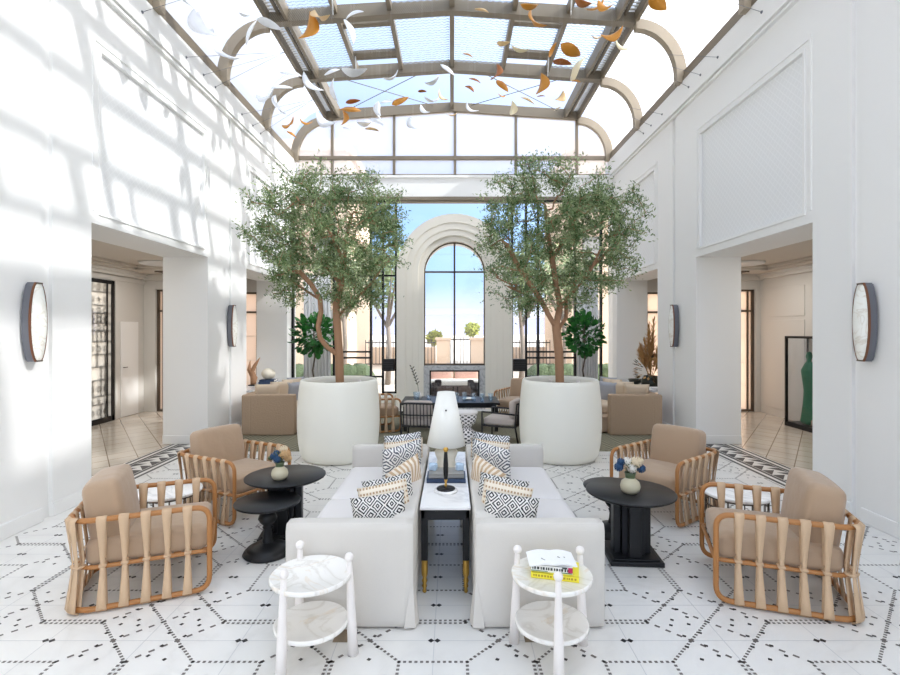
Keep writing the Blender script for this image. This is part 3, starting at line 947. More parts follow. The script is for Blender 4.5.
def blob(mb, c, r, seed, mi=0, n=10, sc=(1,1,1)):
    q = random.Random(seed); vs0 = len(mb.v)
    mb.sphere(c, r, n, mi, sc)
    for i in range(vs0, len(mb.v)):
        p_ = Vector(mb.v[i])-Vector(c); f_ = 1+.22*math.sin(p_.x*9/r+seed)*math.sin(p_.y*8/r+seed*2)*math.sin(p_.z*7/r)+q.uniform(-.06,.06)
        mb.v[i] = tuple(Vector(c)+p_*f_)
def hedge(x, y, L, hgt, label):
    b = MB(); k = int(L/.35)
    for i in range(k): blob(b, (x-L/2+L*(i+.5)/k, y, hgt*.45), hgt*.62, i+int(x*7), 0, 8, (1,.8,.9))
    tag(b.build('hedge', M['hedge']), label, 'hedge')
hedge(-.62, 16.5, 1.3, .55, 'low clipped hedge outside the arched window, left of the path')
hedge(1.05, 16.5, 1.3, .55, 'low clipped hedge outside the arched window, right of the path')
hedge(-4.1, 14.6, 3.2, .75, 'leafy hedge outside the tall windows left of the portal')
hedge(4.1, 14.6, 3.4, .75, 'leafy hedge outside the tall windows right of the portal')
def tree_out(x, y, hgt, seed, label, leaf='garden_leaf', bare=False, cr=1.0):
    t = thing('garden_tree', label, 'tree', (x, y, -.03)); q = random.Random(seed)
    b = MB(); b.tube([(0,0,0),(.05*hgt*.3,0,hgt*.25),(0,0,hgt*.5)], [.045*hgt**.5,.038*hgt**.5,.03*hgt**.5], 8)
    for k in range(5):
        a = q.random()*6.28; r_ = hgt*.22
        b.tube([(0,0,hgt*.42),(r_*.5*math.cos(a),r_*.5*math.sin(a),hgt*.62),(r_*math.cos(a),r_*math.sin(a),hgt*.85)], [.025*hgt**.5,.018*hgt**.5,.008], 6)
    b.build('trunk', M['bark_grey'], t)
    b = MB(); big = hgt > 4
    for k in range(900 if big else 260):
        v = Vector((q.gauss(0,1),q.gauss(0,1),q.gauss(0,1))).normalized()*(q.random()**.5)
        c = Vector((v.x*hgt*.27, v.y*hgt*.2, hgt*.8+v.z*hgt*.24)); d_ = Vector((q.gauss(0,1),q.gauss(0,1),q.gauss(0,1))).normalized(); sd = d_.orthogonal().normalized()
        L = hgt*(.022 if big else .09)
        b.add([c-d_*L, c-sd*L*.5, c+d_*L, c+sd*L*.5], [(0,1,2,3)])
    b.build('foliage', M[leaf], t)
tree_out(-.95, 27, 1.7, 3, 'yellow green round tree behind the left gate pier', 'tree_yellow')
tree_out(1.6, 40, 2.3, 4, 'distant yellow green tree behind the garden gate', 'tree_yellow')
tree_out(-2.1, 16.3, 4.4, 6, 'branching garden tree just left of the portal, seen through the narrow window')
tree_out(-4.1, 18.9, 5.0, 7, 'branching garden tree far left behind the potted olive tree')
tree_out(2.25, 16.3, 4.4, 8, 'branching garden tree just right of the portal, seen through the narrow window')
tree_out(4.2, 18.9, 5.0, 9, 'branching garden tree at the right behind the potted olive tree')
def building(x0, x1, y, hgt, label, seed):
    t = thing('building', label, 'building', ((x0+x1)/2, y, -.03)); w = (x1-x0)/2
    b = MB(); b.box(-w, w, 0, 6, 0, hgt); b.box(-w-.15, w+.15, -.15, 6, hgt-.5, hgt-.2); b.box(-w-.1, w+.1, -.1, 6, hgt*.6, hgt*.6+.2)
    b.build('wall', M['outside_wall'], t)
    k = max(1, int(w*2/1.6))
    for i in range(k):
        for z in (1.2, 4.2, 6.6):
            if z+1.4 > hgt: continue
            x = -w+2*w*(i+.5)/k
            b = MB(); b.box(x-.4, x+.4, -.04, .05, z, z+1.4); b.build('window', M['book_grey'], t)
building(-9.5, -4.3, 20.5, 9.6, 'peach rendered building seen through the upper left end glazing', 1)
building(4.9, 10, 20.5, 9.6, 'peach rendered building seen through the upper right end glazing', 2)
# pink cushioned outdoor bench seen through the fireplace
t = thing('outdoor_bench', 'pink cushioned outdoor bench seen through the fireplace opening', 'bench', (PX, 13.0, -.03))
b = MB(); b.box(-.7, .7, -.35, .35, .05, .38); b.build('base', M['stone_dark'], t, bevel=.02)
b = MB(); b.rbox(1.36, .66, .14, .05, (0,-.02,.43)); b.build('seat_cushion', M['outside_white'], t)
for x in (-.34, .34):
    b = MB(); b.rbox(.66, .18, .44, .07, (x,.25,.58), 6, puff=.02); b.build('back_cushion', M['outside_pink'], t)
# ---------------------------------------------------------------- strapped armchairs
CW, CDp = .67, .79
def make_armchair(label):
    t = thing('armchair', label, 'armchair', group='strapped oak armchairs')
    w, d = CW/2, CDp/2; zt, zb = .575, .028; rt = .017
    b = MB()
    pts = [(w,-d,zt),(w,d,zt),(-w,d,zt),(-w,-d,zt),(-w,-d,zb),(-w,d,zb),(w,d,zb),(w,-d,zb)]
    b.tube(fillet(pts, [.09,.16,.16,.09,.09,.16,.16,.09], True, 7), rt, 10, closed=True)
    b.build('frame', M['oak'], t)
    i = .035
    b = MB(); zs = .27
    b.tube(fillet([(w-i,-d,zs),(w-i,d-i,zs),(-w+i,d-i,zs),(-w+i,-d,zs)], [.04,.14,.14,.04], True, 6), .014, 8, closed=True)
    for y in (-.2, .0, .2): b.box(-w+i, w-i, y-.02, y+.02, zs-.008, zs+.01)
    for s in (-1, 1): b.tube([(s*(w-i),-d,zs),(s*w,-d,zs)], .012, 8)
    b.build('seat_frame', M['oak'], t)
    # straps: positions along the U
    spots = []
    for k in range(5): y = -d+.13+k*.118; spots += [((w,y),(1,0)), ((-w,y),(-1,0))]
    c = .10
    for s in (-1, 1):
        for a in (35, 62):
            an = R(a); spots.append(((s*(w-c+c*math.cos(an)), d-c+c*math.sin(an)), (s*math.cos(an), math.sin(an))))
    for x in (-.17, -.06, .06, .17): spots.append(((x,d),(0,1)))
    for (px_, py_), (nx, ny) in spots:
        n = Vector((nx,ny,0)); tn = Vector((-ny,nx,0)); base = Vector((px_,py_,0))
        loop = []
        def P_(off, z, wd): loop.append((off, z, wd))
        W0, W1 = .056, .024
        P_(.0, zt+rt+.004, W0); P_(rt+.003, zt+.004, W0)
        for q in range(1, 8):
            u = q/8; f_ = abs(1-2*u)**1.15
            P_((rt+.003)*f_+(-.013)*(1-f_), zt+(zb-zt)*u if u < .5 else zt+(zb-zt)*u, W1+(W0-W1)*f_)
        P_(rt+.003, zb, W0); P_(0, zb-rt-.004, W0); P_(-rt-.003, zb, W0)
        for q in range(7, 0, -1):
            u = q/8; f_ = abs(1-2*u)**1.15
            P_(-(rt+.003)*f_+(-.056)*(1-f_), zt+(zb-zt)*u, W1+(W0-W1)*f_)
        P_(-rt-.003, zt+.004, W0)
        mb = MB(); vs = []
        for off, z, wd in loop:
            z = max(z, .002)
            p_ = base+n*off; p_.z = z
            vs += [p_-tn*wd/2, p_+tn*wd/2]
        m_ = len(loop); fs = [(2*k, 2*k+1, (2*k+3) % (2*m_), (2*k+2) % (2*m_)) for k in range(m_)]
        mb.add(vs, fs, 0, True)
        # binding round the pinch
        bp = base+n*(-.034); mb.tube([bp+tn*.013+n*.026+Vector((0,0,zs+.012)), bp-tn*.013+n*.026+Vector((0,0,zs+.012)), bp-tn*.013-n*.026+Vector((0,0,zs+.012)), bp+tn*.013-n*.026+Vector((0,0,zs+.012))], .008, 6, closed=True)
        o = mb.build('strap', M['strap'], t)
        so = o.modifiers.new('thickness', 'SOLIDIFY'); so.thickness = .004; so.offset = 0
    b = MB(); b.rbox(CW-.105, CDp-.10, .165, .045, (0,-.035,zs+.078), 10, puff=.02)
    b.build('seat_cushion', M['velvet'], t)
    b = MB(); b.rbox(CW-.17, .20, .46, .05, (0,0,0), 10, puff=.0)
    for k, v in enumerate(b.v):
        u = v[0]/((CW-.17)/2); q = v[2]/.235
        b.v[k] = (v[0]*(1-.03*q*q), v[1]*(1+.28*(1-u*u)*(1-q*q)), v[2]*(1-.05*u*u))
    b.build('back_cushion', M['velvet'], t, (0, .215, .56), (R(-9),0,0))
    return t
def face(fx, fy): return math.atan2(fx, -fy)
ch = make_armchair('oak framed armchair with beige cushions and leather straps, front left by the white wall')
ch.location = (-2.11, 3.49, 0); ch.rotation_euler = (0,0,face(.92,.385))
dup(ch, 'oak framed armchair with beige cushions and leather straps, front right by the white wall', (2.175,3.385,0), face(-.94,.335))
dup(ch, 'strapped oak armchair behind the black round tables on the left', (-2.13,4.88,0), face(.9,-.43))
dup(ch, 'strapped oak armchair behind the black round table with flowers on the right', (2.08,4.87,0), face(-.8,-.6))
dup(ch, 'strapped oak armchair half hidden behind the left planter', (-1.36,8.75,0), face(.9,.3))
dup(ch, 'strapped oak armchair peeking out left of the right planter by the portal', (1.30,9.75,0), face(-.5,-.85))

# ---------------------------------------------------------------- white wire drum tables
def make_drum(label, loc):
    t = thing('drum_table', label, 'side table', loc, 0, 'white topped wire drum tables')
    b = MB(); b.lathe([(.0,.36),(.245,.36),(.26,.366),(.26,.384),(.25,.39),(0,.39)], n=40); b.build('table_top', M['marble'], t)
    b = MB()
    for r, z in ((.235,.352),(.235,.28),(.235,.012)): b.tube([(r*math.cos(a*PI/16),r*math.sin(a*PI/16),z) for a in range(32)], .007, 6, closed=True)
    for a in range(24): b.tube([(.235*math.cos(a*PI/12),.235*math.sin(a*PI/12),.012),(.235*math.cos(a*PI/12),.235*math.sin(a*PI/12),.352)], .004, 5)
    b.tube([(-.235,0,.352),(.235,0,.352)], .006, 5); b.tube([(0,-.235,.352),(0,.235,.352)], .006, 5)
    b.build('wire_base', M['bronze_dark'], t)
    return t
make_drum('white round wire drum table between the two left armchairs', (-2.42,4.28,0))
make_drum('white round wire drum table between the two right armchairs', (2.40,4.22,0))

# ---------------------------------------------------------------- black round tables
def pedestal(label, loc, rz):
    t = thing('pedestal_table', label, 'coffee table', loc, rz, 'tall black round tables')
    z = .505
    b = MB(); b.lathe([(0,z-.035),(.29,z-.035),(.32,z-.022),(.335,z-.012),(.335,z-.004),(.33,z),(0,z)], n=56); b.build('table_top', M['black_wood'], t)
    b = MB()
    b.box(-.085,.085,-.085,.085,.04,z-.035)
    b.build('column', M['black_wood'], t, bevel=.004)
    for k in range(4):
        b = MB(); a = k*PI/2
        b.box(-.045,.045,.085,.14,.04,z-.06, 0, Matrix.Rotation(a,4,'Z'))
        b.box(-.06,.06,.085,.12,z-.08,z-.035, 0, Matrix.Rotation(a,4,'Z'))
        b.build('fin', M['black_wood'], t, bevel=.006)
    b = MB(); b.box(-.195,.195,-.195,.195,0,.035); b.box(-.17,.17,-.17,.17,.035,.045); b.build('base_plate', M['black_wood'], t, bevel=.006)
    return t
pedestal('larger black round table on a square base, left of the left sofa', (-1.43,4.30,0), R(8))
pedestal('large black round table on a square base, right of the right sofa', (1.385,3.88,0), R(-4))
def baluster_table(label, loc):
    t = thing('baluster_table', label, 'side table', loc, 0, 'small black baluster tables')
    z = .415
    b = MB(); b.lathe([(0,z-.03),(.22,z-.03),(.245,z-.018),(.25,z-.006),(.245,z),(0,z)], n=48); b.build('table_top', M['black_wood'], t)
    b = MB(); b.lathe([(.045,.085),(.035,.13),(.03,.18),(.035,.20),(.04,.21),(.03,.22),(.055,.245),(.072,.275),(.06,.31),(.035,.335),(.04,.345),(.05,.355),(.03,.365),(.07,.386)], n=28); b.build('turned_column', M['black_wood'], t)
    b = MB(); b.lathe([(.175,0),(.185,.012),(.175,.03),(.15,.035),(.155,.05),(.12,.06),(.11,.075),(.06,.085),(.045,.095)], n=40); b.build('base', M['black_wood'], t)
    return t
baluster_table('small black round table with turned column, in front of the larger left one', (-1.445,3.92,0))
baluster_table('small black round table tucked behind the right black table', (1.385,4.30,0))

# ---------------------------------------------------------------- flower vases
def flower_vase(label, loc, seed, blooms, sc=1.0):
    t = thing('flower_vase', label, 'vase', loc, 0, 'flower vases on the black tables'); q = random.Random(seed)
    b = MB(); b.lathe([(.0,0),(.05,0),(.068,.02),(.075,.05),(.066,.085),(.042,.105),(.036,.115)], n=28, cap=False)
    b.build('body', M['vase'], t)
    b = MB(); b.lathe([(.036,.113),(.037,.135),(.045,.155),(.04,.157),(.03,.13)], n=24, cap=False); b.build('neck', M['vase_green'], t)
    b = MB()
    for k in range(12):
        a = q.random()*6.28; r_ = .02+.05*q.random(); b.tube([(0,0,.12),(r_*.4*math.cos(a),r_*.4*math.sin(a),.18),(r_*math.cos(a),r_*math.sin(a),.2+.05*q.random())], .0025, 4)
    for k in range(34):
        a = q.random()*6.28; r_ = .015+.06*q.random(); z = .165+.07*q.random()
        c = Vector((r_*math.cos(a), r_*math.sin(a), z)); u = Vector((math.cos(a),math.sin(a),.6))*.022; v = Vector((-math.sin(a),math.cos(a),0))*.008
        b.add([c-u, c-v, c+u, c+v], [(0,1,2,3)])
    b.build('stems', M['stem'], t)
    for mk, (bx, by, bz), r_ in blooms:
        b = MB()
        n = 40
        for k in range(n):
            ph = math.acos(1-2*(k+.5)/n); th = 2.4*k
            dr_ = Vector((math.sin(ph)*math.cos(th), math.sin(ph)*math.sin(th), math.cos(ph)))
            u = dr_.cross(Vector((.2,.3,.9))).normalized(); v = dr_.cross(u)
            c = Vector((bx,by,bz))+dr_*r_*.55
            b.add([c-u*r_*.28, c+dr_*r_*.45-v*r_*.25, c+u*r_*.28, c+dr_*r_*.5+v*r_*.25], [(0,1,2,3)], 0, True)
        b.sphere((bx,by,bz), r_*.62, 8)
        b.build('blossom', M[mk], t)
    t.scale = (sc,sc,sc)
flower_vase('cream vase of navy and tan flowers on the left black table', (-1.44,4.18,.505), 4,
    (('flower_blue',(-.045,-.02,.21),.034),('flower_blue',(-.01,-.04,.185),.032),('flower_blue',(-.04,.03,.23),.026),('flower_tan',(.055,-.01,.225),.045),('flower_cream',(.03,.02,.265),.036),('flower_tan',(.075,.0,.185),.034),('stem',(-.085,.0,.19),.022)), .92)
flower_vase('cream vase of white, peach and blue flowers on the right black table', (1.365,3.83,.505), 7,
    (('flower_blue',(-.09,-.01,.2),.034),('flower_blue',(-.07,.0,.235),.03),('flower_blue',(.075,-.02,.19),.034),('flower_white',(-.02,.0,.235),.036),('flower_cream',(.035,-.02,.235),.044),('flower_white',(.0,-.04,.195),.034),('flower_cream',(.075,.01,.24),.03)), 1.0)

# ---------------------------------------------------------------- back-to-back sofas
def sofa(label, s, x_in, x_out):
    """x_in: face towards the console, x_out: seat front"""
    t = thing('sofa', label, 'sofa', ((x_in+x_out)/2, 3.96, 0), 0, 'pale linen sofas back to back')
    cx_ = (x_in+x_out)/2; w = abs(x_out-x_in); y0, y1 = 2.915-3.96, 4.985-3.96; h = .62
    xi = x_in-cx_; xo = x_out-cx_; d = 1 if xo > xi else -1
    b = MB(); b.rbox(.135, y1-y0-.20, h-.016, .018, (xi+d*.0685, (y0+y1)/2, h/2+.006), 8); b.build('backrest', M['linen'], t)
    for y, nm in ((y0+.055, 'arm'), (y1-.055, 'arm')):
        b = MB(); L = w
        b.rbox(L, .11, h-.012, .018, (xi+d*(L/2), y, h/2+.006), 8)
        # kick pleat flaring out at the foot
        for xx, dd in ((xi, -d),):
            b.add([(xx+d*.005,y-.05,.30),(xx-d*.012,y-.05,.012),(xx+d*.055,y-.062,.012),(xx+d*.035,y-.054,.18),(xx+d*.005,y+.05,.30),(xx-d*.03,y+.02,.012)], [(0,1,2,3),(0,4,5,1),(1,5,2)])
        b.build(nm, M['linen'], t)
    b = MB(); b.box(xi+d*.13, xo-d*.012, y0+.1, y1-.1, .012, .30); b.build('skirt', M['linen'], t, bevel=.008)
    for k in range(2):
        L = (y1-y0-.23)/2
        b = MB(); b.rbox(w-.14, L-.004, .15, .04, (xi+d*(.135+(w-.14)/2), y0+.115+L*(k+.5), .355), 10, puff=.015); b.build('seat_cushion', M['linen_top'], t)
    return t
sofa('pale grey linen slipcovered sofa facing left, left of the console', -1, -.225, -.975)
sofa('pale grey linen slipcovered sofa facing right, right of the console', 1, .135, .895)

def pillow(label, w, h, th, m, loc, rot, edge=None, group='scatter cushions on the linen sofas', cat='cushion', name='throw_pillow'):
    b = MB(); n = 12; vs = []; idx = {}
    for sd in (-1, 1):
        for i in range(n+1):
            for j in range(n+1):
                u = i/n*2-1; v = j/n*2-1
                if sd == 1 and (i in (0,n) or j in (0,n)): idx[(1,i,j)] = idx[(-1,i,j)]; continue
                prof = ((1-u**4)*(1-v**4))**.55
                pin = 1-.10*(1-abs(u))*0
                x = u*w/2*(1-.07*(1-u*u*0)*(1-abs(v))**0*(v*v*0)-.05*(1-v*v)*abs(u)**3*1.0)
                z = v*h/2*(1-.05*(1-u*u)*abs(v)**3)
                idx[(sd,i,j)] = len(vs); vs.append((x, sd*th/2*prof, z))
    fs = []
    for sd in (-1, 1):
        for i in range(n):
            for j in range(n):
                f_ = (idx[(sd,i,j)], idx[(sd,i+1,j)], idx[(sd,i+1,j+1)], idx[(sd,i,j+1)])
                fs.append(f_ if sd < 0 else f_[::-1])
    b.add(vs, fs, 0, True)
    o = b.build(name, m, None, loc, rot)
    return tag(o, label, cat, group)
for s, nm in ((-1, 'left'), (1, 'right')):
    cxs = lambda x: -.045+s*(x)      # distance from the console axis
    rr = random.Random(3 if s < 0 else 6)
    spec = [
        ('ikat', .34, .31, .13, .405, 3.125, .565, -12, 8, 4, 'black and white ikat cushion at the near corner of the %s sofa, frontmost'),
        ('stripe', .33, .31, .12, .39, 3.275, .59, -12, 10, 8, 'beige striped cushion behind the frontmost ikat cushion, %s sofa'),
        ('ikat', .34, .31, .12, .380, 3.42, .59, -12, 9, 10, 'black and white ikat cushion behind the beige striped one, near end of the %s sofa'),
        ('fan', .36, .34, .12, .310, 3.74, .60, 4, 14, 52, 'tan pleated fan cushion in the middle of the %s sofa'),
        ('ikat_small', .40, .40, .14, .370, 4.15, .62, 10, 6, 42, 'large grey speckled cushion behind the tan fan cushion, %s sofa'),
        ('stripe', .35, .37, .12, .375, 4.44, .60, 10, 5, 12, 'beige striped cushion near the far end of the %s sofa'),
        ('ikat_navy', .34, .39, .12, .395, 4.62, .61, 10, 6, 8, 'dark patterned cushion at the far end of the %s sofa, rearmost'),
    ]
    for m_, w, h, th, x, y, z, tilt, roll, yaw, lb in spec:
        pillow(lb % nm, w, h, th, M[m_], (cxs(x+.0), y, z), (R(tilt), R(roll)*s, R(yaw)*s*-1))

# ---------------------------------------------------------------- console between the sofas
t = thing('console_table', 'narrow marble topped black console between the two linen sofas', 'table', (-.045,4.05,0))
b = MB(); b.box(-.168,.168,-.75,.75,.56,.58); b.build('table_top', M['marble'], t, bevel=.003)
b = MB(); b.box(-.16,.16,-.735,-.71,.49,.56); b.box(-.16,.16,.71,.735,.49,.56); b.box(-.16,-.135,-.735,.735,.49,.56); b.box(.135,.16,-.735,.735,.49,.56)
b.build('apron', M['black_metal'], t, bevel=.003)
for sx in (-1,1):
    for sy in (-1,1):
        b = MB(); c = (sx*.138, sy*.715, 0)
        b.box(c[0]-.022, c[0]+.022, c[1]-.022, c[1]+.022, .22, .50)
        lg = b.build('leg', M['black_metal'], t, bevel=.003)
        b = MB(); b.lathe([(.008,0),(.014,.01),(.01,.03),(.018,.045),(.012,.06),(.019,.08),(.012,.10),(.02,.12),(.022,.14),(.022,.22)], c, 14); b.build('brass_foot', M['gold'], lg)
# big cone lamp
t = thing('table_lamp', 'cream table lamp with tall tapered white shade on the console', 'lamp', (-.05,4.28,.58))
b = MB(); b.lathe([(0,0),(.075,0),(.085,.02),(.075,.06),(.09,.10),(.10,.13),(.075,.165),(.03,.18),(.02,.2)], n=28); b.build('base', M['ceramic'], t)
b = MB(); b.lathe([(.165,.19),(.075,.64)], n=40, cap=False); so_ = b.build('lamp_shade', M['shade'], t)
so_.modifiers.new('thickness', 'SOLIDIFY').thickness = .004
b = MB(); b.lathe([(0,.632),(.072,.632),(.072,.638),(0,.638)], n=32); b.build('diffuser', M['shade'], t)
b = MB(); b.lathe([(.01,.19),(.01,.3),(.02,.3),(.02,.34),(.0,.36)], n=12); b.build('socket', M['gold'], t)
b = MB(); b.sphere((0,-.118,.5), .008, 8); b.build('screw', M['black_metal'], t)
# books on the console with blue agate bookends
def book(label, loc, rz, size, cover, page, spine=None, group=None, cat='book', name='book'):
    w, d, h = size
    t = thing(name, label, cat, loc, rz, group)
    b = MB(); b.box(-w/2, w/2, -d/2, d/2, 0, .003); b.box(-w/2, w/2, -d/2, d/2, h-.003, h); b.box(-w/2, w/2, -d/2, -d/2+.003, 0, h)
    b.build('cover', M[cover], t)
    b = MB(); b.box(-w/2+.004, w/2-.004, -d/2+.0035, d/2-.004, .0035, h-.0035); b.build('pages', M[page], t)
    return t
book('navy covered book at the bottom of the pile on the console', (-.045,3.93,.58), 0, (.30,.22,.032), 'book_navy', 'book_page')
book('grey book lying on the navy book on the console', (-.045,3.935,.612), R(1), (.27,.20,.03), 'book_grey', 'book_page')
for s, nm in ((-1,'left'),(1,'right')):
    b = MB(); b.rbox(.06,.05,.055,.012,(0,0,.028),4)
    q = random.Random(s+5)
    b.v = [(x*(1+.2*q.uniform(-1,1)), y*(1+.2*q.uniform(-1,1)), z*(1+.1*q.uniform(-1,1)) if z > .01 else z) for x,y,z in b.v]
    tag(b.build('agate_crystal', M['agate'], None, (-.045+s*.105,3.95,.642), (0,0,.3*s)), 'pale blue crystal on the %s end of the book pile' % nm, 'crystal')
t = thing('pen_stand', 'black and brass pen-shaped ornament on a round base on the console', 'ornament', (-.045,3.62,.58))
b = MB(); b.lathe([(0,0),(.082,0),(.085,.008),(.082,.018),(0,.018)], n=36); b.build('marble_base', M['marble'], t)
b = MB(); b.lathe([(0,.018),(.066,.018),(.068,.024),(.064,.03),(0,.03)], n=36); b.build('disc', M['black_metal'], t)
b = MB(); b.lathe([(.004,.03),(.012,.05),(.006,.06),(.013,.09)], n=16); b.build('nib', M['gold'], t)
b = MB(); b.lathe([(.013,.09),(.018,.14),(.018,.20),(.012,.29)], n=16); b.build('barrel', M['black_metal'], t)
b = MB(); b.lathe([(.012,.29),(.016,.295),(.02,.31),(.012,.32)], n=16); b.build('cap', M['gold'], t)

# ---------------------------------------------------------------- white tripod side tables
def tripod(label, cx_, cy_, a0):
    t = thing('tripod_table', label, 'side table', (cx_,cy_,0), 0, 'white three legged side tables')
    for nm, z, r_, m_ in (('table_top', .42, .215, 'marble_gold'), ('lower_shelf', .165, .195, 'marble_gold')):
        b = MB(); b.lathe([(0,z),(r_-.012,z),(r_,z+.008),(r_,z+.026),(r_-.006,z+.03),(r_-.010,z+.027),(0,z+.027)], n=48)
        b.build(nm, M[m_], t, rot=(0,0,0))
    for k in range(3):
        a = R(a0+120*k); ca, sa = math.cos(a), math.sin(a)
        b = MB(); b.tube([(.222*ca,.222*sa,0),(.214*ca,.214*sa,.16),(.204*ca,.204*sa,.42),(.20*ca,.20*sa,.51)], [.028,.026,.018,.014], 16)
        b.build('leg', M['white_metal'] if False else M['stool_white'], t)
        b = MB(); b.sphere((.20*ca,.20*sa,.525), .024, 12); b.build('ball_finial', M['stool_white'], t)
    return t
tripod('white three legged two tier table with bare marble top, before the left sofa', -.755, 2.685, 244)
tripod('white three legged two tier table holding books, before the right sofa', .535, 2.685, 268)
# pile of books and magazine
def text_rows(parent, name, rows, m_):
    b = MB()
    for (x0, x1, y, z, hgt, face_) in rows:
        x = x0; q = random.Random(int(x0*1000)+int(z*1000))
        while x < x1:
            w = .008+.008*q.random()
            if face_ == 'front': b.box(x, x+w*.75, y-.0006, y, z, z+hgt)
            else: b.box(x, x+w*.75, y, y+hgt, z, z+.0006)
            x += w*1.15
    return b.build(name, m_, parent)
zt_ = .447
bk1 = book('yellow covered book at the bottom of the pile on the right tripod table', (.555,2.685,zt_), R(-14), (.245,.17,.03), 'book_yellow', 'book_yellow', name='book')
text_rows(bk1, 'spine_lettering', [(-.11,.0,-.085,.010,.011,'front'),(.03,.11,-.085,.010,.011,'front')], M['ink_gold'])
bk2 = book('white book with dark lettering in the middle of the pile on the tripod table', (.54,2.70,zt_+.03), R(-13), (.215,.16,.034), 'book_white', 'book_page', name='book')
text_rows(bk2, 'spine_lettering', [(-.10,.10,-.08,.011,.014,'front')], M['ink'])
b = MB(); b.box(.03,.105,-.0808,-.08,.003,.007); b.box(-.105,-.02,-.0808,-.08,.003,.006); b.build('green_band', M['ink_green'], bk2)
mg = thing('magazine', 'open white pamphlet on top of the book pile on the tripod table', 'magazine', (.535,2.70,zt_+.064), R(-2))
b = MB()
for s in (-1,1):
    n = 8
    for k in range(n):
        u0, u1 = k/n, (k+1)/n
        f_ = lambda u: .012*math.sin(PI*u)+.022*(1-u)**2*.5+.002
        x0, x1 = s*u0*.125, s*u1*.125
        b.add([(x0,-.085,f_(u0)),(x1,-.085,f_(u1)),(x1,.085,f_(u1)),(x0,.085,f_(u0)),(x0,-.085,max(0,f_(u0)-.008)),(x1,-.085,max(0,f_(u1)-.008)),(x1,.085,max(0,f_(u1)-.008)),(x0,.085,max(0,f_(u0)-.008))],
              [(0,1,2,3),(7,6,5,4),(0,4,5,1),(1,5,6,2),(2,6,7,3),(3,7,4,0)], 0, False)
b.build('pages', M['book_white'], mg)
b = MB(); b.add([(.05,-.02,.0165),(.075,-.012,.0162),(.07,.0,.0162),(.055,.005,.0164)], [(0,1,2,3)]); b.add([(.03,-.01,.018),(.06,-.03,.0165),(.062,-.025,.0165),(.035,.0,.018)], [(0,1,2,3)]); b.add([(-.06,-.03,.0175),(-.04,-.05,.0175),(-.037,-.045,.0178),(-.055,-.02,.0178)], [(0,1,2,3)])
b.build('printed_mark', M['book_grey'], mg)
b = MB(); b.box(.085,.108,-.0812,-.08,.008,.034); b.build('magenta_mark', M['ink_red'], bk2)
b = MB(); b.box(.055,.08,-.0814,-.08,.026,.034); b.build('black_mark', M['ink'], bk2)

# ---------------------------------------------------------------- planters with olive trees
def planter(label, x, y):
    t = thing('planter', label, 'planter', (x,y,0), 0, 'large white round planters')
    b = MB(); b.lathe([(.0,0),(.44,0),(.475,.012),(.515,.08),(.54,.22),(.556,.42),(.556,.62),(.545,.82),(.525,1.0),(.515,1.06),(.50,1.075),(.47,1.07),(.465,1.02),(.46,.98)], n=64, cap=False); b.build('body', M['planter'], t)
    b = MB(); b.lathe([(0,1.0),(.44,.99),(.463,.985)], n=40, cap=False); b.build('soil', M['soil'], t)
    b = MB(); b.lathe([(0,.001),(.395,.001),(.395,.012),(0,.012)], n=40); b.build('base_ring', M['bronze_dark'], t)
    q = random.Random(int(x*10))
    for k in range(5):
        a = q.random()*6.28
        b = MB(); b.rbox(.05,.04,.04,.015,(0,0,0),4); b.build('pebble', M['stool_white'], t, (.4*math.cos(a),.4*math.sin(a),1.01))
    return t
PD = 6.9
planter('huge white round planter holding the left olive tree', -1.56, PD)
planter('huge white round planter holding the right olive tree', 1.49, PD)

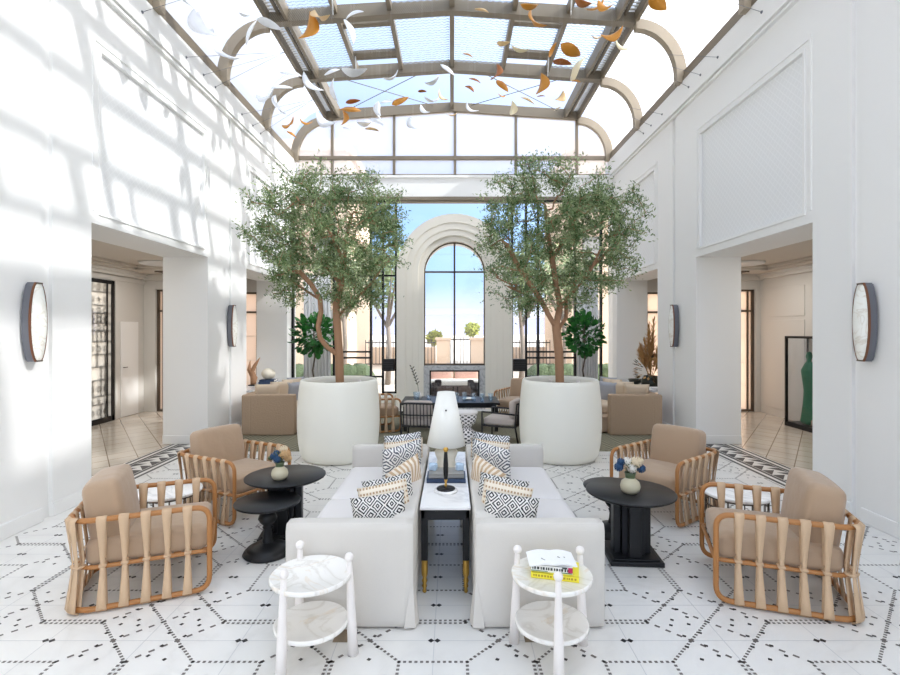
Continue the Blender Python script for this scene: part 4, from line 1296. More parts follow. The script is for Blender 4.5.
def olive(label, seeds, lobes, x0, seed, nt=520, nleaf=34000):
    q = random.Random(seed)
    bx_, by_ = x0, PD
    t = thing('olive_tree', label, 'tree', (bx_,by_,1.0), 0, 'potted olive trees')
    def W(px, py, dy=0): p_ = P(px, py, PD+dy); return Vector((p_[0]-bx_, p_[1]-by_, p_[2]-1.0))
    nodes = []; par = []; lead = set()
    for li, line in enumerate(seeds):
        prev = None
        for (px, py, dy) in line:
            w = W(px, py, dy)
            if prev is None and nodes:
                best = min(range(len(nodes)), key=lambda i: (nodes[i]-w).length)
                prev = best
                if (nodes[best]-w).length < .02: continue
            # subdivide
            if prev is not None:
                a = nodes[prev]; m_ = max(1, int((w-a).length/.07))
                for k in range(1, m_+1):
                    nodes.append(a.lerp(w, k/m_)); par.append(prev); prev = len(nodes)-1
                    if li < 2: lead.add(prev)
            else:
                nodes.append(w); par.append(-1); prev = len(nodes)-1
    nstem = len(nodes)
    tips = []
    wts = [l[3]*l[4] for l in lobes]
    while len(tips) < nt:
        l = q.choices(lobes, wts)[0]
        c = W(l[0], l[1]); rx, rz = l[3]/F*PD, l[4]/F*PD; ry = l[5]
        v = Vector((q.gauss(0,1), q.gauss(0,1), q.gauss(0,1))).normalized() * (q.random()**.45)
        p_ = c+Vector((v.x*rx, v.y*ry, v.z*rz))
        tips.append(p_)
    top = nodes[nstem-1]
    tips.sort(key=lambda p_: min((p_-nodes[i]).length for i in range(0, nstem, 3)))
    for p_ in tips:
        best, bd = 0, 1e9
        for i in range(len(nodes)):
            d = (nodes[i]-p_).length + (.25 if nodes[i].z > p_.z+.1 else 0)
            if d < bd: bd = d; best = i
        a = nodes[best]; L = (p_-a).length
        m_ = max(1, int(L/.09)); prev = best
        bend = Vector((q.uniform(-1,1), q.uniform(-1,1), q.uniform(-.2,1)))*L*.10
        for k in range(1, m_+1):
            u = k/m_
            nodes.append(a.lerp(p_, u)+bend*math.sin(PI*u)); par.append(prev); prev = len(nodes)-1
    n = len(nodes); cnt = [0.0]*n; kids = [[] for _ in range(n)]
    for i in range(n-1, -1, -1):
        if par[i] >= 0: kids[par[i]].append(i)
    for i in range(n-1, -1, -1):
        if not kids[i]: cnt[i] = 1
        if par[i] >= 0: cnt[par[i]] += cnt[i]
    # order: children always after parents, so cnt is complete
    rad = [min(.075, .0042*c**.50) for c in cnt]
    for i in range(nstem): rad[i] = max(rad[i], .034 if i in lead else .017)
    b = MB()
    for i in range(n):
        if par[i] < 0: continue
        # start chains where a node is not its parent's main child
        pk = kids[par[i]]
        main = max(pk, key=lambda k: cnt[k])
        if i == main and par[par[i]] >= 0 : continue
        chain = [par[i], i]
        while kids[chain[-1]]:
            chain.append(max(kids[chain[-1]], key=lambda k: cnt[k]))
        rs = [rad[c] for c in chain]; rs[0] = min(rs[0], rs[1]*1.15)
        rs[-1] = .0025
        ring = 9 if rs[1] > .02 else 5
        b.tube([nodes[c] for c in chain], rs, ring)
    b.build('trunk', M['bark'], t)
    # leaves along the thin twigs
    b = MB()
    thin = [i for i in range(n) if par[i] >= 0 and cnt[i] <= 5 and i >= nstem]
    for k in range(nleaf):
        i = q.choice(thin); a = nodes[par[i]]; e = nodes[i]
        u = q.random()*1.3; c = a.lerp(e, u)
        ax = (e-a).normalized() if (e-a).length > 1e-6 else Vector((0,0,1))
        sp = Vector((q.gauss(0,1),q.gauss(0,1),q.gauss(0,1))).normalized()
        off = Vector((q.gauss(0,1),q.gauss(0,1),q.gauss(0,1)))*.05
        c = c+off
        dr_ = (ax*.5+sp+Vector((0,0,.15))).normalized()
        sd = dr_.cross(Vector((q.gauss(0,1),q.gauss(0,1),q.gauss(0,1)))).normalized()
        L = q.uniform(.034,.062); w = L*.17
        b.add([c, c+dr_*L*.45+sd*w, c+dr_*L, c+dr_*L*.45-sd*w], [(0,1,2,3)])
    f_ = b.build('foliage', M['olive'], t)
    return t
# seeds: trunks traced with their depth offset; lobes: px,py,_,rx,rz (px), ry (m)
olive('olive tree with twin bending trunks in the left white planter',
  [[(340,388,0),(339,350,0),(337,322,0),(336,305,.02)],
   [(338,356,0),(328,348,-.05),(320,338,-.1),(318,326,-.12),(321,312,-.1),(320,298,-.08),(311,284,-.1),(300,272,-.12)],
   [(336,305,.02),(341,285,.05),(344,262,.05),(346,238,.05),(352,215,.05)],
   [(337,318,0),(348,305,.08),(358,296,.15),(370,285,.2),(382,268,.2)],
   [(341,285,.05),(328,268,.2),(316,250,.25),(300,232,.3)],
   [(320,300,-.1),(305,290,.05),(290,280,.05),(272,272,0)],
   [(344,262,.05),(332,236,-.2),(318,212,-.25)]],
  [(330,185,0,42,24,.7),(290,200,0,40,30,.8),(272,240,0,30,30,.7),(300,265,0,44,32,.9),(352,250,0,48,40,.9),(385,245,0,30,34,.7),(375,205,0,32,28,.7),(325,225,0,60,40,.9),(350,295,0,44,22,.6),(282,290,0,20,18,.5),(395,225,0,18,18,.4)],
  -1.545, 5)
olive('olive tree with one straight trunk in the right white planter',
  [[(560,388,0),(559,355,0),(557,335,0),(556,326,0)],
   [(556,328,0),(548,314,-.05),(541,300,-.08),(530,284,-.1),(518,266,-.1),(508,246,-.1)],
   [(556,326,0),(560,306,.05),(556,284,.1),(552,258,.1),(548,232,.1),(545,205,.1)],
   [(558,330,0),(566,318,.05),(566,300,.1),(574,285,.1),(588,270,.1),(604,255,.1),(618,240,.1)],
   [(560,306,.05),(575,290,-.2),(590,272,-.25),(600,250,-.3)],
   [(552,258,.1),(568,235,.1),(580,210,.1)],
   [(545,305,-.05),(535,300,.2),(520,292,.25),(505,285,.25)]],
  [(545,178,0,36,22,.7),(512,205,0,32,28,.7),(495,240,0,22,34,.6),(512,275,0,34,28,.8),(545,240,0,44,40,.9),(592,200,0,38,28,.8),(612,235,0,34,30,.8),(595,270,0,42,30,.8),(555,290,0,50,20,.7),(620,215,0,22,30,.6),(570,225,0,36,30,.8),(520,305,0,24,10,.4)],
  1.49, 9)

# ---------------------------------------------------------------- fig trees behind
def fig(label, x, y, seed):
    t = thing('fig_tree', label, 'plant', (x,y,0), 0, 'small fig trees in the far corners'); q = random.Random(seed)
    b = MB(); b.lathe([(0,0),(.16,0),(.2,.3),(.19,.34),(.17,.34),(.165,.3)], n=28, cap=False); b.build('pot', M['planter'], t)
    b = MB(); b.lathe([(0,.29),(.17,.28)], n=20, cap=False); b.build('soil', M['soil'], t)
    b = MB(); b.tube([(0,0,.25),(.02,0,.6),(-.02,0,.9),(.03,.0,1.2),(0,0,1.5),(.02,0,1.9)], [.022,.02,.018,.017,.014,.006], 8)
    for k in range(9):
        a = k*2.4; z = 1.3+.06*k; b.tube([(0,0,z),(.16*math.cos(a),.16*math.sin(a),z+.12),(.28*math.cos(a),.28*math.sin(a),z+.2)], [.009,.007,.004], 6)
    b.build('trunk', M['bronze_dark'], t)
    b = MB()
    for k in range(300):
        v = Vector((q.gauss(0,1),q.gauss(0,1),q.gauss(0,1))).normalized()*(.55+.45*q.random())
        c = Vector((v.x*.40, v.y*.38, 1.66+v.z*.40))
        dr_ = (v+Vector((0,0,q.uniform(-.6,.5)))).normalized(); sd = dr_.cross(Vector((q.gauss(0,.4),q.gauss(0,.4),1))).normalized(); nn = dr_.cross(sd)
        L = q.uniform(.10,.17); w = L*.36
        pts = []
        for u, ww, dz in ((0,.12,0),(.3,.8,.02),(.65,1,.02),(.9,.55,-.01),(1,.05,-.03)):
            pts += [c+dr_*L*u+sd*w*ww+nn*dz*.6, c+dr_*L*u+nn*(dz*.6-.014*ww), c+dr_*L*u-sd*w*ww+nn*dz*.6]
        fs = []
        for i in range(4): fs += [(3*i,3*i+1,3*i+4,3*i+3),(3*i+1,3*i+2,3*i+5,3*i+4)]
        b.add(pts, fs, 0, True)
    b.build('foliage', M['fig'], t)
fig('fiddle leaf fig with dark green crown behind the left planter', -2.92, 10.55, 2)
fig('fiddle leaf fig with dark green crown behind the right planter', 2.78, 10.55, 5)

# sheer curtains in the end corners
for s, nm, x0, x1 in ((-1,'left',P(303,0,11.45)[0],P(330,0,11.45)[0]), (1,'right',P(577,0,11.45)[0],P(599,0,11.45)[0])):
    b = MB(); n = 40; vs = []
    for k in range(n+1):
        x = x0+(x1-x0)*k/n; y = 11.5+.04*math.sin(k*1.3)+.01*math.sin(k*3.1)
        vs += [(x,y,.01),(x,y,3.0)]
    b.add(vs, [(2*k,2*k+2,2*k+3,2*k+1) for k in range(n)], 0, True)
    o = b.build('curtain', M['curtain']); m_ = o.modifiers.new('thickness','SOLIDIFY'); m_.thickness = .004
    tag(o, 'pale grey sheer curtain in the far %s corner by the end glazing' % nm, 'curtain')
    r_ = MB(); r_.tube([(x0-.05,11.5,3.01),(x1+.05,11.5,3.01)], .012, 8); r_.build('rail', M['black_metal'], o)

# ---------------------------------------------------------------- tan alcove sofas with cushions, consoles
def tan_sofa(label, s):
    t = thing('alcove_sofa', label, 'sofa', (s*3.03, 9.45, 0), 0, 'tan linen sofas along the side walls')
    y0, y1 = 8.25-9.45, 10.1-9.45
    o_, i_ = s*.45, -s*.42       # wall side, room side
    b = MB(); b.box(o_, o_-s*.16, y0, y1, .01, .68); b.build('backrest', M['tan_linen'], t, bevel=.03, bseg=3)
    for y in (y0+.08, y1-.08):
        b = MB(); b.box(o_-s*.13, i_, y-.08, y+.08, .01, .68); b.build('arm', M['tan_linen'], t, bevel=.025, bseg=3)
    b = MB(); b.box(o_-s*.15, i_-s*.13, y0+.15, y1-.15, .03, .30); b.build('skirt', M['tan_linen'], t, bevel=.02)
    b = MB(); b.rbox(.82, y1-y0-.34, .15, .04, (-s*.14,0,.37), 8, puff=.01); b.build('seat_cushion', M['tan_cushion'], t)
tan_sofa('tan linen slipcovered sofa along the left wall behind the left planter', -1)
tan_sofa('tan linen slipcovered sofa along the right wall behind the right planter', 1)
for s, nm in ((-1,'left'),(1,'right')):
    for k, (m_, x, y, z, yaw, lb) in enumerate((
        ('tan_cushion', 3.18, 8.62, .63, 20, 'beige cushion nearest the front arm of the %s alcove sofa'),
        ('tan_cushion', 3.10, 9.06, .63, 40, 'beige cushion in the middle of the %s alcove sofa'),
        ('tan_cushion', 3.06, 9.5, .63, 50, 'beige cushion toward the far end of the %s alcove sofa'),
        ('grey_cushion', 2.90, 9.25, .60, 58, 'grey blue cushion leaning in front on the %s alcove sofa'),
        ('grey_cushion', 3.10, 9.86, .63, 55, 'grey cushion at the far end of the %s alcove sofa'))):
        pillow(lb % nm, .42, .40, .14, M[m_], (s*x, y, z), (R(10), 0, R(-yaw*s)), group='cushions on the alcove sofas')
    t = thing('console_table', 'low pale console behind the %s alcove sofa' % nm, 'table', (s*3.88,10.25,0))
    b = MB(); b.box(-.24,.24,-1.08,1.08,.60,.64); b.build('table_top', M['marble_grey'], t, bevel=.004)
    for sx in (-1,1):
        for sy in (-1,1):
            b = MB(); b.box(sx*.2-.02,sx*.2+.02,sy*1.02-.02,sy*1.02+.02,0,.60); b.build('leg', M['bronze_dark'], t)
book('navy book at the bottom of the two on the left console', (-3.80,10.35,.64), R(8), (.34,.26,.05), 'book_navy', 'book_page')
book('blue grey book on top of the navy book on the left console', (-3.80,10.35,.69), R(3), (.30,.24,.04), 'book_navy', 'book_page')
b = MB(); b.sphere((0,0,.115), .14, 14, 0, (1,1,.82)); tag(b.build('egg_ornament', M['ceramic'], None, (-3.80,10.35,.73)), 'cream egg shaped ornament on the books on the left console', 'ornament')
t = thing('driftwood_sculpture', 'brown driftwood sculpture on the left console beside the books', 'sculpture', (-3.98,10.0,.64))
b = MB(); b.tube([(0,0,0),(.02,0,.15),(-.03,.02,.28),(.05,0,.42),(.14,0,.56)], [.05,.07,.05,.035,.006], 10); b.tube([(-.01,0,.2),(-.08,0,.32),(-.06,.01,.5)], [.05,.04,.006], 9); b.build('wood', M['bark'], t)
b = MB(); b.box(-.07,.07,-.07,.07,0,.02); b.build('base', M['black_metal'], t)
t = thing('dried_arrangement', 'dried pampas arrangement in a dark green pot on the right console', 'plant', (3.86,9.72,.64))
b = MB(); b.lathe([(0,0),(.12,0),(.17,.05),(.18,.12),(.14,.2),(.13,.22)], n=28, cap=False); b.build('pot', M['dark_pot'], t)
q = random.Random(4)
for k in range(13):
    a = q.uniform(-1.0,1.0); h_ = (.62,.9,1.32,.85,.6,.7,.55,1.0,.5,1.2,1.05,.8,.75)[k]; lean = (-.5,-.28,.03,.25,.45,-.42,.5,.12,-.1,-.03,-.12,-.35,.35)[k]
    b = MB(); base = Vector((lean*.06, 0, .18)); tip = Vector((lean*h_*.62, q.uniform(-.12,.12), h_))
    for i in range(110):
        u = .35+.65*i/110; c = base.lerp(tip, u); wd = .105*math.sin(PI*min(1,(u-.3)/.72))+.008
        d_ = (tip-base).normalized(); sp = Vector((q.gauss(0,1),q.gauss(0,1),0)).normalized()
        e = c+sp*wd+d_*.10
        sd = sp.cross(d_)*.012
        b.add([c-sd, c+sd, e], [(0,1,2)])
    b.tube([base, base.lerp(tip,.5), tip], [.006,.005,.003], 5)
    b.build('plume', M['foliage_dry'], t)
b = MB()
for k in range(120):
    v = Vector((q.gauss(0,1),q.gauss(0,1),q.gauss(0,1))).normalized()
    c = Vector((v.x*.26, v.y*.2, .36+v.z*.22)); d_ = (v+Vector((0,0,.3))).normalized(); sd = d_.cross(Vector((.3,.2,.9))).normalized()
    b.add([c, c+d_*.05+sd*.03, c+d_*.11, c+d_*.05-sd*.03], [(0,1,2,3)], 0 if k % 2 else 1)
b.build('foliage', [M['foliage_dry'], M['foliage_dark']], t)
b = MB(); b.lathe([(0,.0),(.07,0),(.12,.04),(.15,.10),(.14,.10),(.11,.05),(0,.02)], n=28, cap=False); tag(b.build('bowl', M['dark_pot'], None, (3.78,10.3,.64)), 'dark green bowl on the right console beside the dried arrangement', 'bowl')
book('white book lying on the right console in front of the dried arrangement', (3.80,9.36,.64), 0, (.2,.16,.04), 'book_white', 'book_page')

# ---------------------------------------------------------------- black spindle lounge chairs, low table, stool
def spindle_chair(label, loc, rz):
    t = thing('spindle_chair', label, 'chair', loc, rz, 'black spindle lounge chairs'); w, d = .26, .26
    for sx in (-1,1):
        b = MB(); b.tube([(sx*w,-d,0),(sx*w,-d,.48)], .013, 8); b.build('leg', M['charcoal'], t)
        b = MB(); b.tube([(sx*(w-.02),d+.05,0),(sx*(w-.01),d,.28),(sx*w*.98,d+.03,.62)], .014, 8); b.build('leg', M['charcoal'], t)
        b = MB(); b.tube(fillet([(sx*w,-d,.46),(sx*w,-d-.0,.48),(sx*w,d,.46)], .02, False), .013, 8); b.build('armrest', M['charcoal'], t)
    b = MB(); b.tube(fillet([(-w,-d,.27),(w,-d,.27),(w,d,.27),(-w,d,.27)], .03), .014, 8, closed=True); b.build('seat_frame', M['charcoal'], t)
    b = MB(); b.tube([(-w*.98,d+.03,.62),(-w*.5,d+.06,.63),(w*.5,d+.06,.63),(w*.98,d+.03,.62)], .015, 8)
    b.tube([(-w*.98,d+.01,.45),(-w*.5,d+.045,.45),(w*.5,d+.045,.45),(w*.98,d+.01,.45)], .010, 8)
    for k in range(9):
        x = -w+.05+k*(2*w-.1)/8; b.tube([(x,d+.01,.27),(x,d+.05,.63)], .0075, 6)
    b.build('spindle_back', M['charcoal'], t)
    b = MB(); b.rbox(2*w-.04, 2*d-.03, .11, .03, (0,0,.335), 7, puff=.01); b.build('seat_cushion', M['seat_grey'], t)
    b = MB(); b.rbox(2*w-.08, .10, .28, .04, (0,d-.06,.52), 7); b.build('back_cushion', M['seat_grey'], t)
spindle_chair('black spindle lounge chair seen from behind, left of the lamp shade', (-.49,7.85,.012), R(172))
spindle_chair('black spindle lounge chair facing left, beside the right planter', (.80,7.85,.012), R(-112))
t = thing('dining_table', 'low dark rectangular table set with glassware before the fireplace', 'table', (-.02,8.95,.012))
b = MB(); b.box(-.86,.84,-.42,.42,.455,.495); b.build('table_top', M['black_wood'], t, bevel=.004)
b = MB(); b.box(-.80,.78,-.36,.36,.40,.455); b.build('apron', M['black_wood'], t)
for sx in (-1,1):
    for sy in (-1,1):
        b = MB(); b.box(sx*.78-.03,sx*.78+.03,sy*.36-.03,sy*.36+.03,0,.42); b.build('leg', M['black_wood'], t)
words = ['leftmost', 'second from left', 'third from left', 'fourth from left', 'fifth from left', 'sixth from left', 'rightmost']
gx = [-.62,-.40,.08,.22,.38,.52,.68]; gy = [8.75,8.68,8.70,8.85,8.72,8.66,8.78]
q = random.Random(2)
for k in range(7):
    b = MB(); h_ = .11+.05*q.random(); r_ = .042+.02*q.random()
    b.lathe([(0,0),(r_*.7,0),(r_,h_),(r_-.004,h_),(r_*.66,.008),(0,.008)], n=24, cap=False)
    tag(b.build('tumbler', M['glass_blue'], None, (gx[k],gy[k],.507)), 'clear glass tumbler on the low dark table, %s' % words[k], 'glass', 'tumblers on the low table')
for k, (x, y, lb) in enumerate(((-.15,8.72,'white plate on the low dark table, left of the middle'),(.30,9.0,'white plate on the low dark table, right of the middle'))):
    b = MB(); b.lathe([(0,0),(.07,0),(.12,.016),(.118,.02),(.068,.006),(0,.006)], n=32, cap=False); tag(b.build('plate', M['outside_white'], None, (x,y,.507)), lb, 'plate')
t = thing('branch_vase', 'small vase with a dark leafy branch on the low dark table', 'vase', (-.60,9.05,.507))
b = MB(); b.lathe([(0,0),(.04,0),(.05,.05),(.03,.1),(.02,.13)], n=20, cap=False); b.build('body', M['outside_white'], t)
b = MB(); b.tube([(0,0,.08),(-.02,0,.25),(-.08,0,.42),(-.13,0,.56)], .005, 5)
for k in range(13):
    u = k/12; c = Vector((-.02-.11*u,0,.24+.32*u)); s = 1 if k % 2 else -1; b.add([c, c+Vector((s*.025,.01,.025)), c+Vector((s*.045,0,.05)), c+Vector((s*.012,-.01,.045))], [(0,1,2,3)])
b.build('branch', M['foliage_dark'], t)
t = thing('hourglass_stool', 'white dotted hourglass stool beside the lamp, before the low table', 'stool', (.225,7.55,.012))
b = MB(); b.lathe([(0,0),(.10,0),(.14,.06),(.15,.13),(.13,.20),(.07,.25),(.055,.265)], n=36); b.build('lower_bowl', M['stool'], t)
b = MB(); b.lathe([(.055,.265),(.07,.28),(.125,.34),(.15,.42),(.155,.48)], n=36, cap=False); b.build('upper_bowl', M['stool'], t)
b = MB(); b.lathe([(0,.475),(.155,.475),(.165,.485),(.165,.505),(.155,.515),(0,.515)], n=36); b.build('seat', M['stool_white'], t)

# ---------------------------------------------------------------- wall sconces
def sconce(label, s, y):
    t = thing('wall_sconce', label, 'wall lamp', (s*XW, y, 1.82), 0, 'bowed alabaster wall sconces')
    hh, wd = .35, .092
    def outline(k, g=0): 
        v = -1+2*k/20; return (wd-g)*math.sqrt(max(0,1-(v*.94)**2)) , v*(hh-g*.3)
    def slab(x0, x1, g, nm, m_):
        pts = [outline(k,g) for k in range(21)]; poly = [(a,z) for a,z in pts]+[(-a,z) for a,z in reversed(pts)]
        b = MB(); b.prism(poly, -s*x0, -s*x1, axis='x'); b.build(nm, M[m_], t, bevel=.003)
    slab(.0, .02, .03, 'back_plate', 'sconce_side')
    slab(.02, .085, .0, 'housing', 'sconce_side')
    slab(.083, .10, -.004, 'copper_rim', 'copper')
    b = MB(); n = 14; vs = []; m_ = 20
    for i in range(m_+1):
        a, z = outline(i, .008)
        for k in range(n+1):
            u = -1+2*k/n; vs.append((-s*(.098+.05*(1-u*u)*(1-(z/hh)**2)), a*u, z))
    b.add(vs, [(i*(n+1)+k,i*(n+1)+k+1,(i+1)*(n+1)+k+1,(i+1)*(n+1)+k) for i in range(m_) for k in range(n)], 0, True)
    b.build('alabaster_face', M['alabaster'], t)
    b = MB()
    for z in (-hh*.98, hh*.98): b.box(-s*.03, -s*.11, -.03, .03, z-.006, z+.006)
    b.build('end_clip', M['bronze_dark'], t)
sconce('bowed alabaster wall sconce on the near left pier', -1, 4.42)
sconce('bowed alabaster wall sconce on the near right pier', 1, 4.47)
sconce('bowed alabaster wall sconce on the far left pier', -1, 8.40)
sconce('bowed alabaster wall sconce on the far right pier', 1, 8.32)

# display case in the right corridor
t = thing('display_case', 'glass display case with black frame in the right corridor', 'cabinet', (6.12,8.7,0))
b = MB()
for y in (-.5,.46): b.box(0,.04,y,y+.04,0,1.64); b.box(.40,.44,y,y+.04,0,1.64)
for z0,z1 in ((0,.08),(1.60,1.64)): b.box(0,.44,-.5,.5,z0,z1)
b.build('frame', M['black_metal'], t, bevel=.003)
b = MB(); b.box(.015,.021,-.46,.46,.08,1.6); b.box(.02,.42,.474,.48,.08,1.6); b.build('glass_pane', M['glass'], t)
b = MB(); b.box(.41,.425,-.46,.46,.08,1.6); b.build('back_panel', M['corridor_wall'], t)
b = MB(); b.lathe([(.09,0),(.13,.05),(.10,.3),(.08,.6),(.10,.8),(.115,.95),(.06,1.08),(.03,1.12),(.05,1.2),(.035,1.27),(0,1.29)], n=24)
b.v = [(x*(1+.08*math.sin(9*math.atan2(y,x)+z*3)), y*(1+.08*math.sin(9*math.atan2(y,x)+z*3)), z) for x,y,z in b.v]
tag(b.build('draped_figure', M['emerald'], None, (6.33,8.86,.081)), 'tall emerald green draped ornament inside the glass display case', 'ornament')
b = MB(); b.rbox(.14,.2,.1,.02,(0,0,.05),5); tag(b.build('small_box', M['tan_linen'], None, (6.32,8.62,.081)), 'small brown box on the floor of the glass display case', 'box')

# ---------------------------------------------------------------- hanging leaves
LV = [ # px, py, size px, colour, angle
 (354,14,20,'white',10),(321,14,24,'tan',-30),(306,26,30,'gold',70),(351,31,26,'white',-70),(332,71,18,'white',0),(354,70,24,'white',0),
 (313,82,24,'white',-40),(335,90,22,'white',-80),(353,101,14,'brown',10),(400,100,18,'gold',30),(349,109,20,'gold',0),(379,109,14,'white',-80),
 (422,91,9,'brown',10),(443,95,12,'tan',-40),(432,98,15,'white',10),(391,75,16,'white',30),(387,101,14,'white',20),(425,109,12,'white',-40),
 (448,69,16,'white',-35),(432,80,16,'white',15),(482,10,14,'tan',-20),(530,5,18,'gold',10),(537,19,22,'gold',-50),(503,43,13,'tan',-10),
 (520,48,18,'cream',-20),(552,50,14,'gold',60),(571,50,22,'gold',-20),(562,62,20,'brown',0),(578,68,30,'cream',60),(468,55,10,'gold',-20),
 (495,72,18,'brown',65),(540,84,22,'gold',75),(503,85,18,'gold',-50),(475,80,12,'brown',-15),(470,88,12,'brown',-40),(576,81,9,'gold',0),
 (528,100,16,'tan',-10),(560,96,14,'tan',50),(541,96,8,'brown',0),(502,95,8,'gold',0),(512,108,14,'cream',85),(472,107,14,'white',-40),
 (583,2,16,'brown',-20),(596,4,18,'gold',30),(597,36,10,'tan',0),(605,4,16,'gold',-30),(658,3,20,'gold',-30),(612,32,22,'gold',20),(623,45,16,'cream',-30),
 (207,22,34,'white',-60),(250,32,24,'white',60),(270,24,24,'white',-20),(227,52,26,'white',-30),(291,73,24,'white',-15),(265,94,22,'white',5),
 (282,87,20,'white',0),(280,105,22,'white',-60),(288,122,16,'gold',20),(306,121,12,'gold',-10),(292,134,10,'gold',-30),(343,118,14,'gold',85),
 (352,109,18,'gold',10),(347,128,10,'white',-20),(365,122,15,'white',15),(372,129,14,'tan',0),(377,121,14,'white',-20),(326,118,20,'white',-20),
 (413,123,14,'white',-50),(380,112,14,'white',-85),(452,114,9,'tan',0),(558,108,8,'cream',20),(240,8,22,'white',-50),(192,6,22,'white',-40)]
cols = {'white':'leaf_white','tan':'leaf_tan','gold':'leaf_gold','brown':'leaf_brown','cream':'leaf_cream'}
order = {}
for c in cols:
    L_ = sorted([l for l in LV if l[3] == c], key=lambda l: l[0])
    for k, l in enumerate(L_): order[l] = (k, len(L_))
def ordinal(n): return ['first','second','third','fourth','fifth','sixth','seventh','eighth','ninth','tenth'][n-1] if n <= 10 else '%d%s' % (n, 'th' if 10 < n % 100 < 20 else {1:'st',2:'nd',3:'rd'}.get(n % 10,'th'))
q = random.Random(21)
for l in LV:
    px, py, sz, c, ang = l
    z = q.uniform(5.35, 5.95)
    d = (z-H)*F/(VY-py); d = min(d, 9.2); d = max(d, 5.2); 
    x, y, z = P(px, py, d)
    L = 1.08*sz*d/F; n = 10
    bow = q.choice((-1,1))*q.uniform(.25,.5); wid = L*q.uniform(.17,.28)
    vs = []
    for i in range(n+1):
        u = i/n*2-1; w = wid*(1-abs(u)**2.2)**.8*(1.15-.4*u)+.002
        cxl, czl = u*L/2, bow*L*(1-u*u)*.5-bow*L*.2
        for v in (-1,0,1): vs.append((cxl, v*w*.9+.0, czl+ (v*w*.5) - .12*L*abs(v)*(1-u*u)))
    mb = MB(); mb.add(vs, [(3*i+k,3*i+k+1,3*i+k+4,3*i+k+3) for i in range(n) for k in range(2)], 0, True,
        Matrix.Rotation(q.uniform(-.6,.6),4,'Z') @ Matrix.Rotation(R(-ang),4,'Y') @ Matrix.Rotation(q.uniform(-.9,.5),4,'X'))
    k, m_ = order[l]
    side = 'left' if k < m_/2 else 'right'
    pos = ordinal(k+1)+' from the left' if k < m_/2 else ordinal(m_-k)+' from the right'
    if pos.startswith('first'): pos = 'leftmost' if 'left' in pos else 'rightmost'
    o = mb.build('hanging_leaf', M[cols[c]], None, (x,y,z))
    so = o.modifiers.new('thickness','SOLIDIFY'); so.thickness = .005; so.offset = 0
    cname = {'white':'white','tan':'tan','gold':'golden orange','brown':'russet brown','cream':'cream'}[c]
    tag(o, '%s leaf of the hanging mobile, %s of that colour' % (cname, pos), 'mobile leaf', 'leaves of the hanging mobile')
    mid = vs[3*(n//2)+1]
    top = (roofz(min(abs(x), XE))-.02 if abs(x) < XE else 5.84+1.05*math.sin(math.acos(min(1,(abs(x)-XE-.03)/(XW-XE)))))-z
    tb = MB(); tb.tube([(0,0,0),(0,0,max(.05,top))], .0006, 4); tb.build('thread', M['thread'], o)

# ---------------------------------------------------------------- light
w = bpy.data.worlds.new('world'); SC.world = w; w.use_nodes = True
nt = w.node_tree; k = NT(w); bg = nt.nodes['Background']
tc = nt.nodes.new('ShaderNodeTexCoord'); sp = nt.nodes.new('ShaderNodeSeparateXYZ'); nt.links.new(tc.outputs['Generated'], sp.inputs[0])
rp = nt.nodes.new('ShaderNodeValToRGB'); cr = rp.color_ramp
cr.elements[0].position = 0; cr.elements[0].color = rgb(236,232,236)
cr.elements[1].position = 1; cr.elements[1].color = rgb(176,212,250)
for p_, c_ in ((.03,(226,230,244)),(.09,(170,208,250)),(.18,(140,194,252)),(.34,(166,194,246)),(.5,(190,214,250))):
    e_ = cr.elements.new(p_); e_.color = rgb(*c_)
nt.links.new(sp.outputs[2], rp.inputs[0])
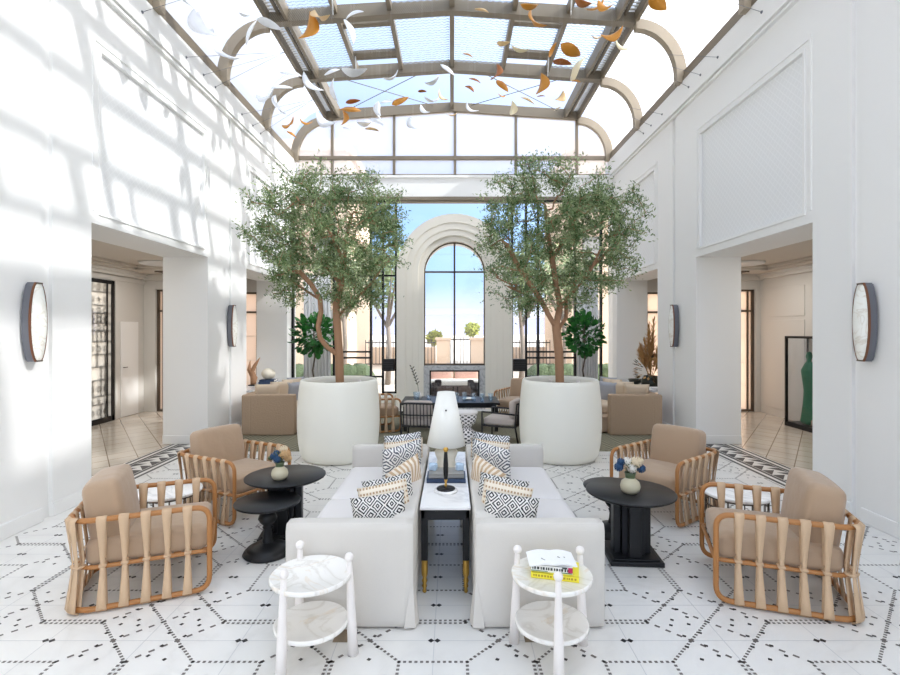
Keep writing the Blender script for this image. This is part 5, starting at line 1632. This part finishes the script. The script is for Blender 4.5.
# sky boosted round the sun (behind camera, to the right) as added fill light
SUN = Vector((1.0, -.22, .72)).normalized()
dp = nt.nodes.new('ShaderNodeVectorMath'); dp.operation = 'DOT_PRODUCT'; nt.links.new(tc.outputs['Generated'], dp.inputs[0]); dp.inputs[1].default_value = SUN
sky_fill = k.math('POWER', k.math('MAXIMUM', k.math('ADD', k.math('MULTIPLY', dp.outputs['Value'], .5), .5), 0.0), 3.0)
mp = nt.nodes.new('ShaderNodeMapping'); mp.inputs['Scale'].default_value = (1,1,3); nt.links.new(tc.outputs['Generated'], mp.inputs[0])
cl = nt.nodes.new('ShaderNodeTexNoise'); cl.inputs['Scale'].default_value = 3.0; cl.inputs['Detail'].default_value = 7; nt.links.new(mp.outputs[0], cl.inputs['Vector'])
clr = nt.nodes.new('ShaderNodeValToRGB'); clr.color_ramp.elements[0].position = .5; clr.color_ramp.elements[1].position = .75
nt.links.new(cl.outputs[0], clr.inputs[0])
c1 = k.mix(k.math('MULTIPLY', clr.outputs[0], .25), rp.outputs[0], (1,1,1,1))  # thin white cloud mixed into the sky colour
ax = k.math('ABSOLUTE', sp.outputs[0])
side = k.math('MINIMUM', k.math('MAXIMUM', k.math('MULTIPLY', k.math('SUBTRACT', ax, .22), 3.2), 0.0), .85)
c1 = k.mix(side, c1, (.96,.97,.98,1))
c2 = k.mix(k.math('MINIMUM', sky_fill, 1.0), c1, (1,.97,.92,1))
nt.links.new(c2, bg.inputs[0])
st = k.math('ADD', 1.0, k.math('MULTIPLY', sky_fill, 2.3))  # extra sky strength, mostly in unseen directions, adds fill to the room
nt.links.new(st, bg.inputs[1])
sd_ = bpy.data.lights.new('sun', 'SUN'); sd_.energy = 4.3; sd_.angle = R(1.4); sd_.color = (1,.965,.91)
so = bpy.data.objects.new('sun', sd_); COL.objects.link(so)
so.rotation_euler = (-SUN).to_track_quat('-Z','Y').to_euler()
# area fill lights added to brighten the two corridors
for s in (-1,1):
    for y in (4.5, 7.0, 9.4):
        a = bpy.data.lights.new('corridor_fill_light', 'AREA'); a.size = .6; a.energy = 13; a.color = (1,.97,.92)
        o = bpy.data.objects.new('corridor_fill_light', a); COL.objects.link(o); o.location = (s*5.5, y, 2.96)
        fx = MB(); fx.lathe([(0,2.975),(.30,2.975),(.33,2.985),(.34,3.02),(0,3.02)], (s*5.5, y, 0), 32); struct(fx.build('trim_%d' % ribn, M['white_metal'])); ribn += 1  # disc fitting added to go with the fill light

vs_ = SC.view_settings
vs_.view_transform = 'Standard'; vs_.look = 'None'; vs_.gamma = 1; vs_.use_curve_mapping = False
vs_.exposure = .3
SC.cycles.max_bounces = 10; SC.cycles.diffuse_bounces = 6; SC.cycles.transparent_max_bounces = 32; SC.cycles.transmission_bounces = 8
SC.cycles.caustics_reflective = False; SC.cycles.caustics_refractive = False
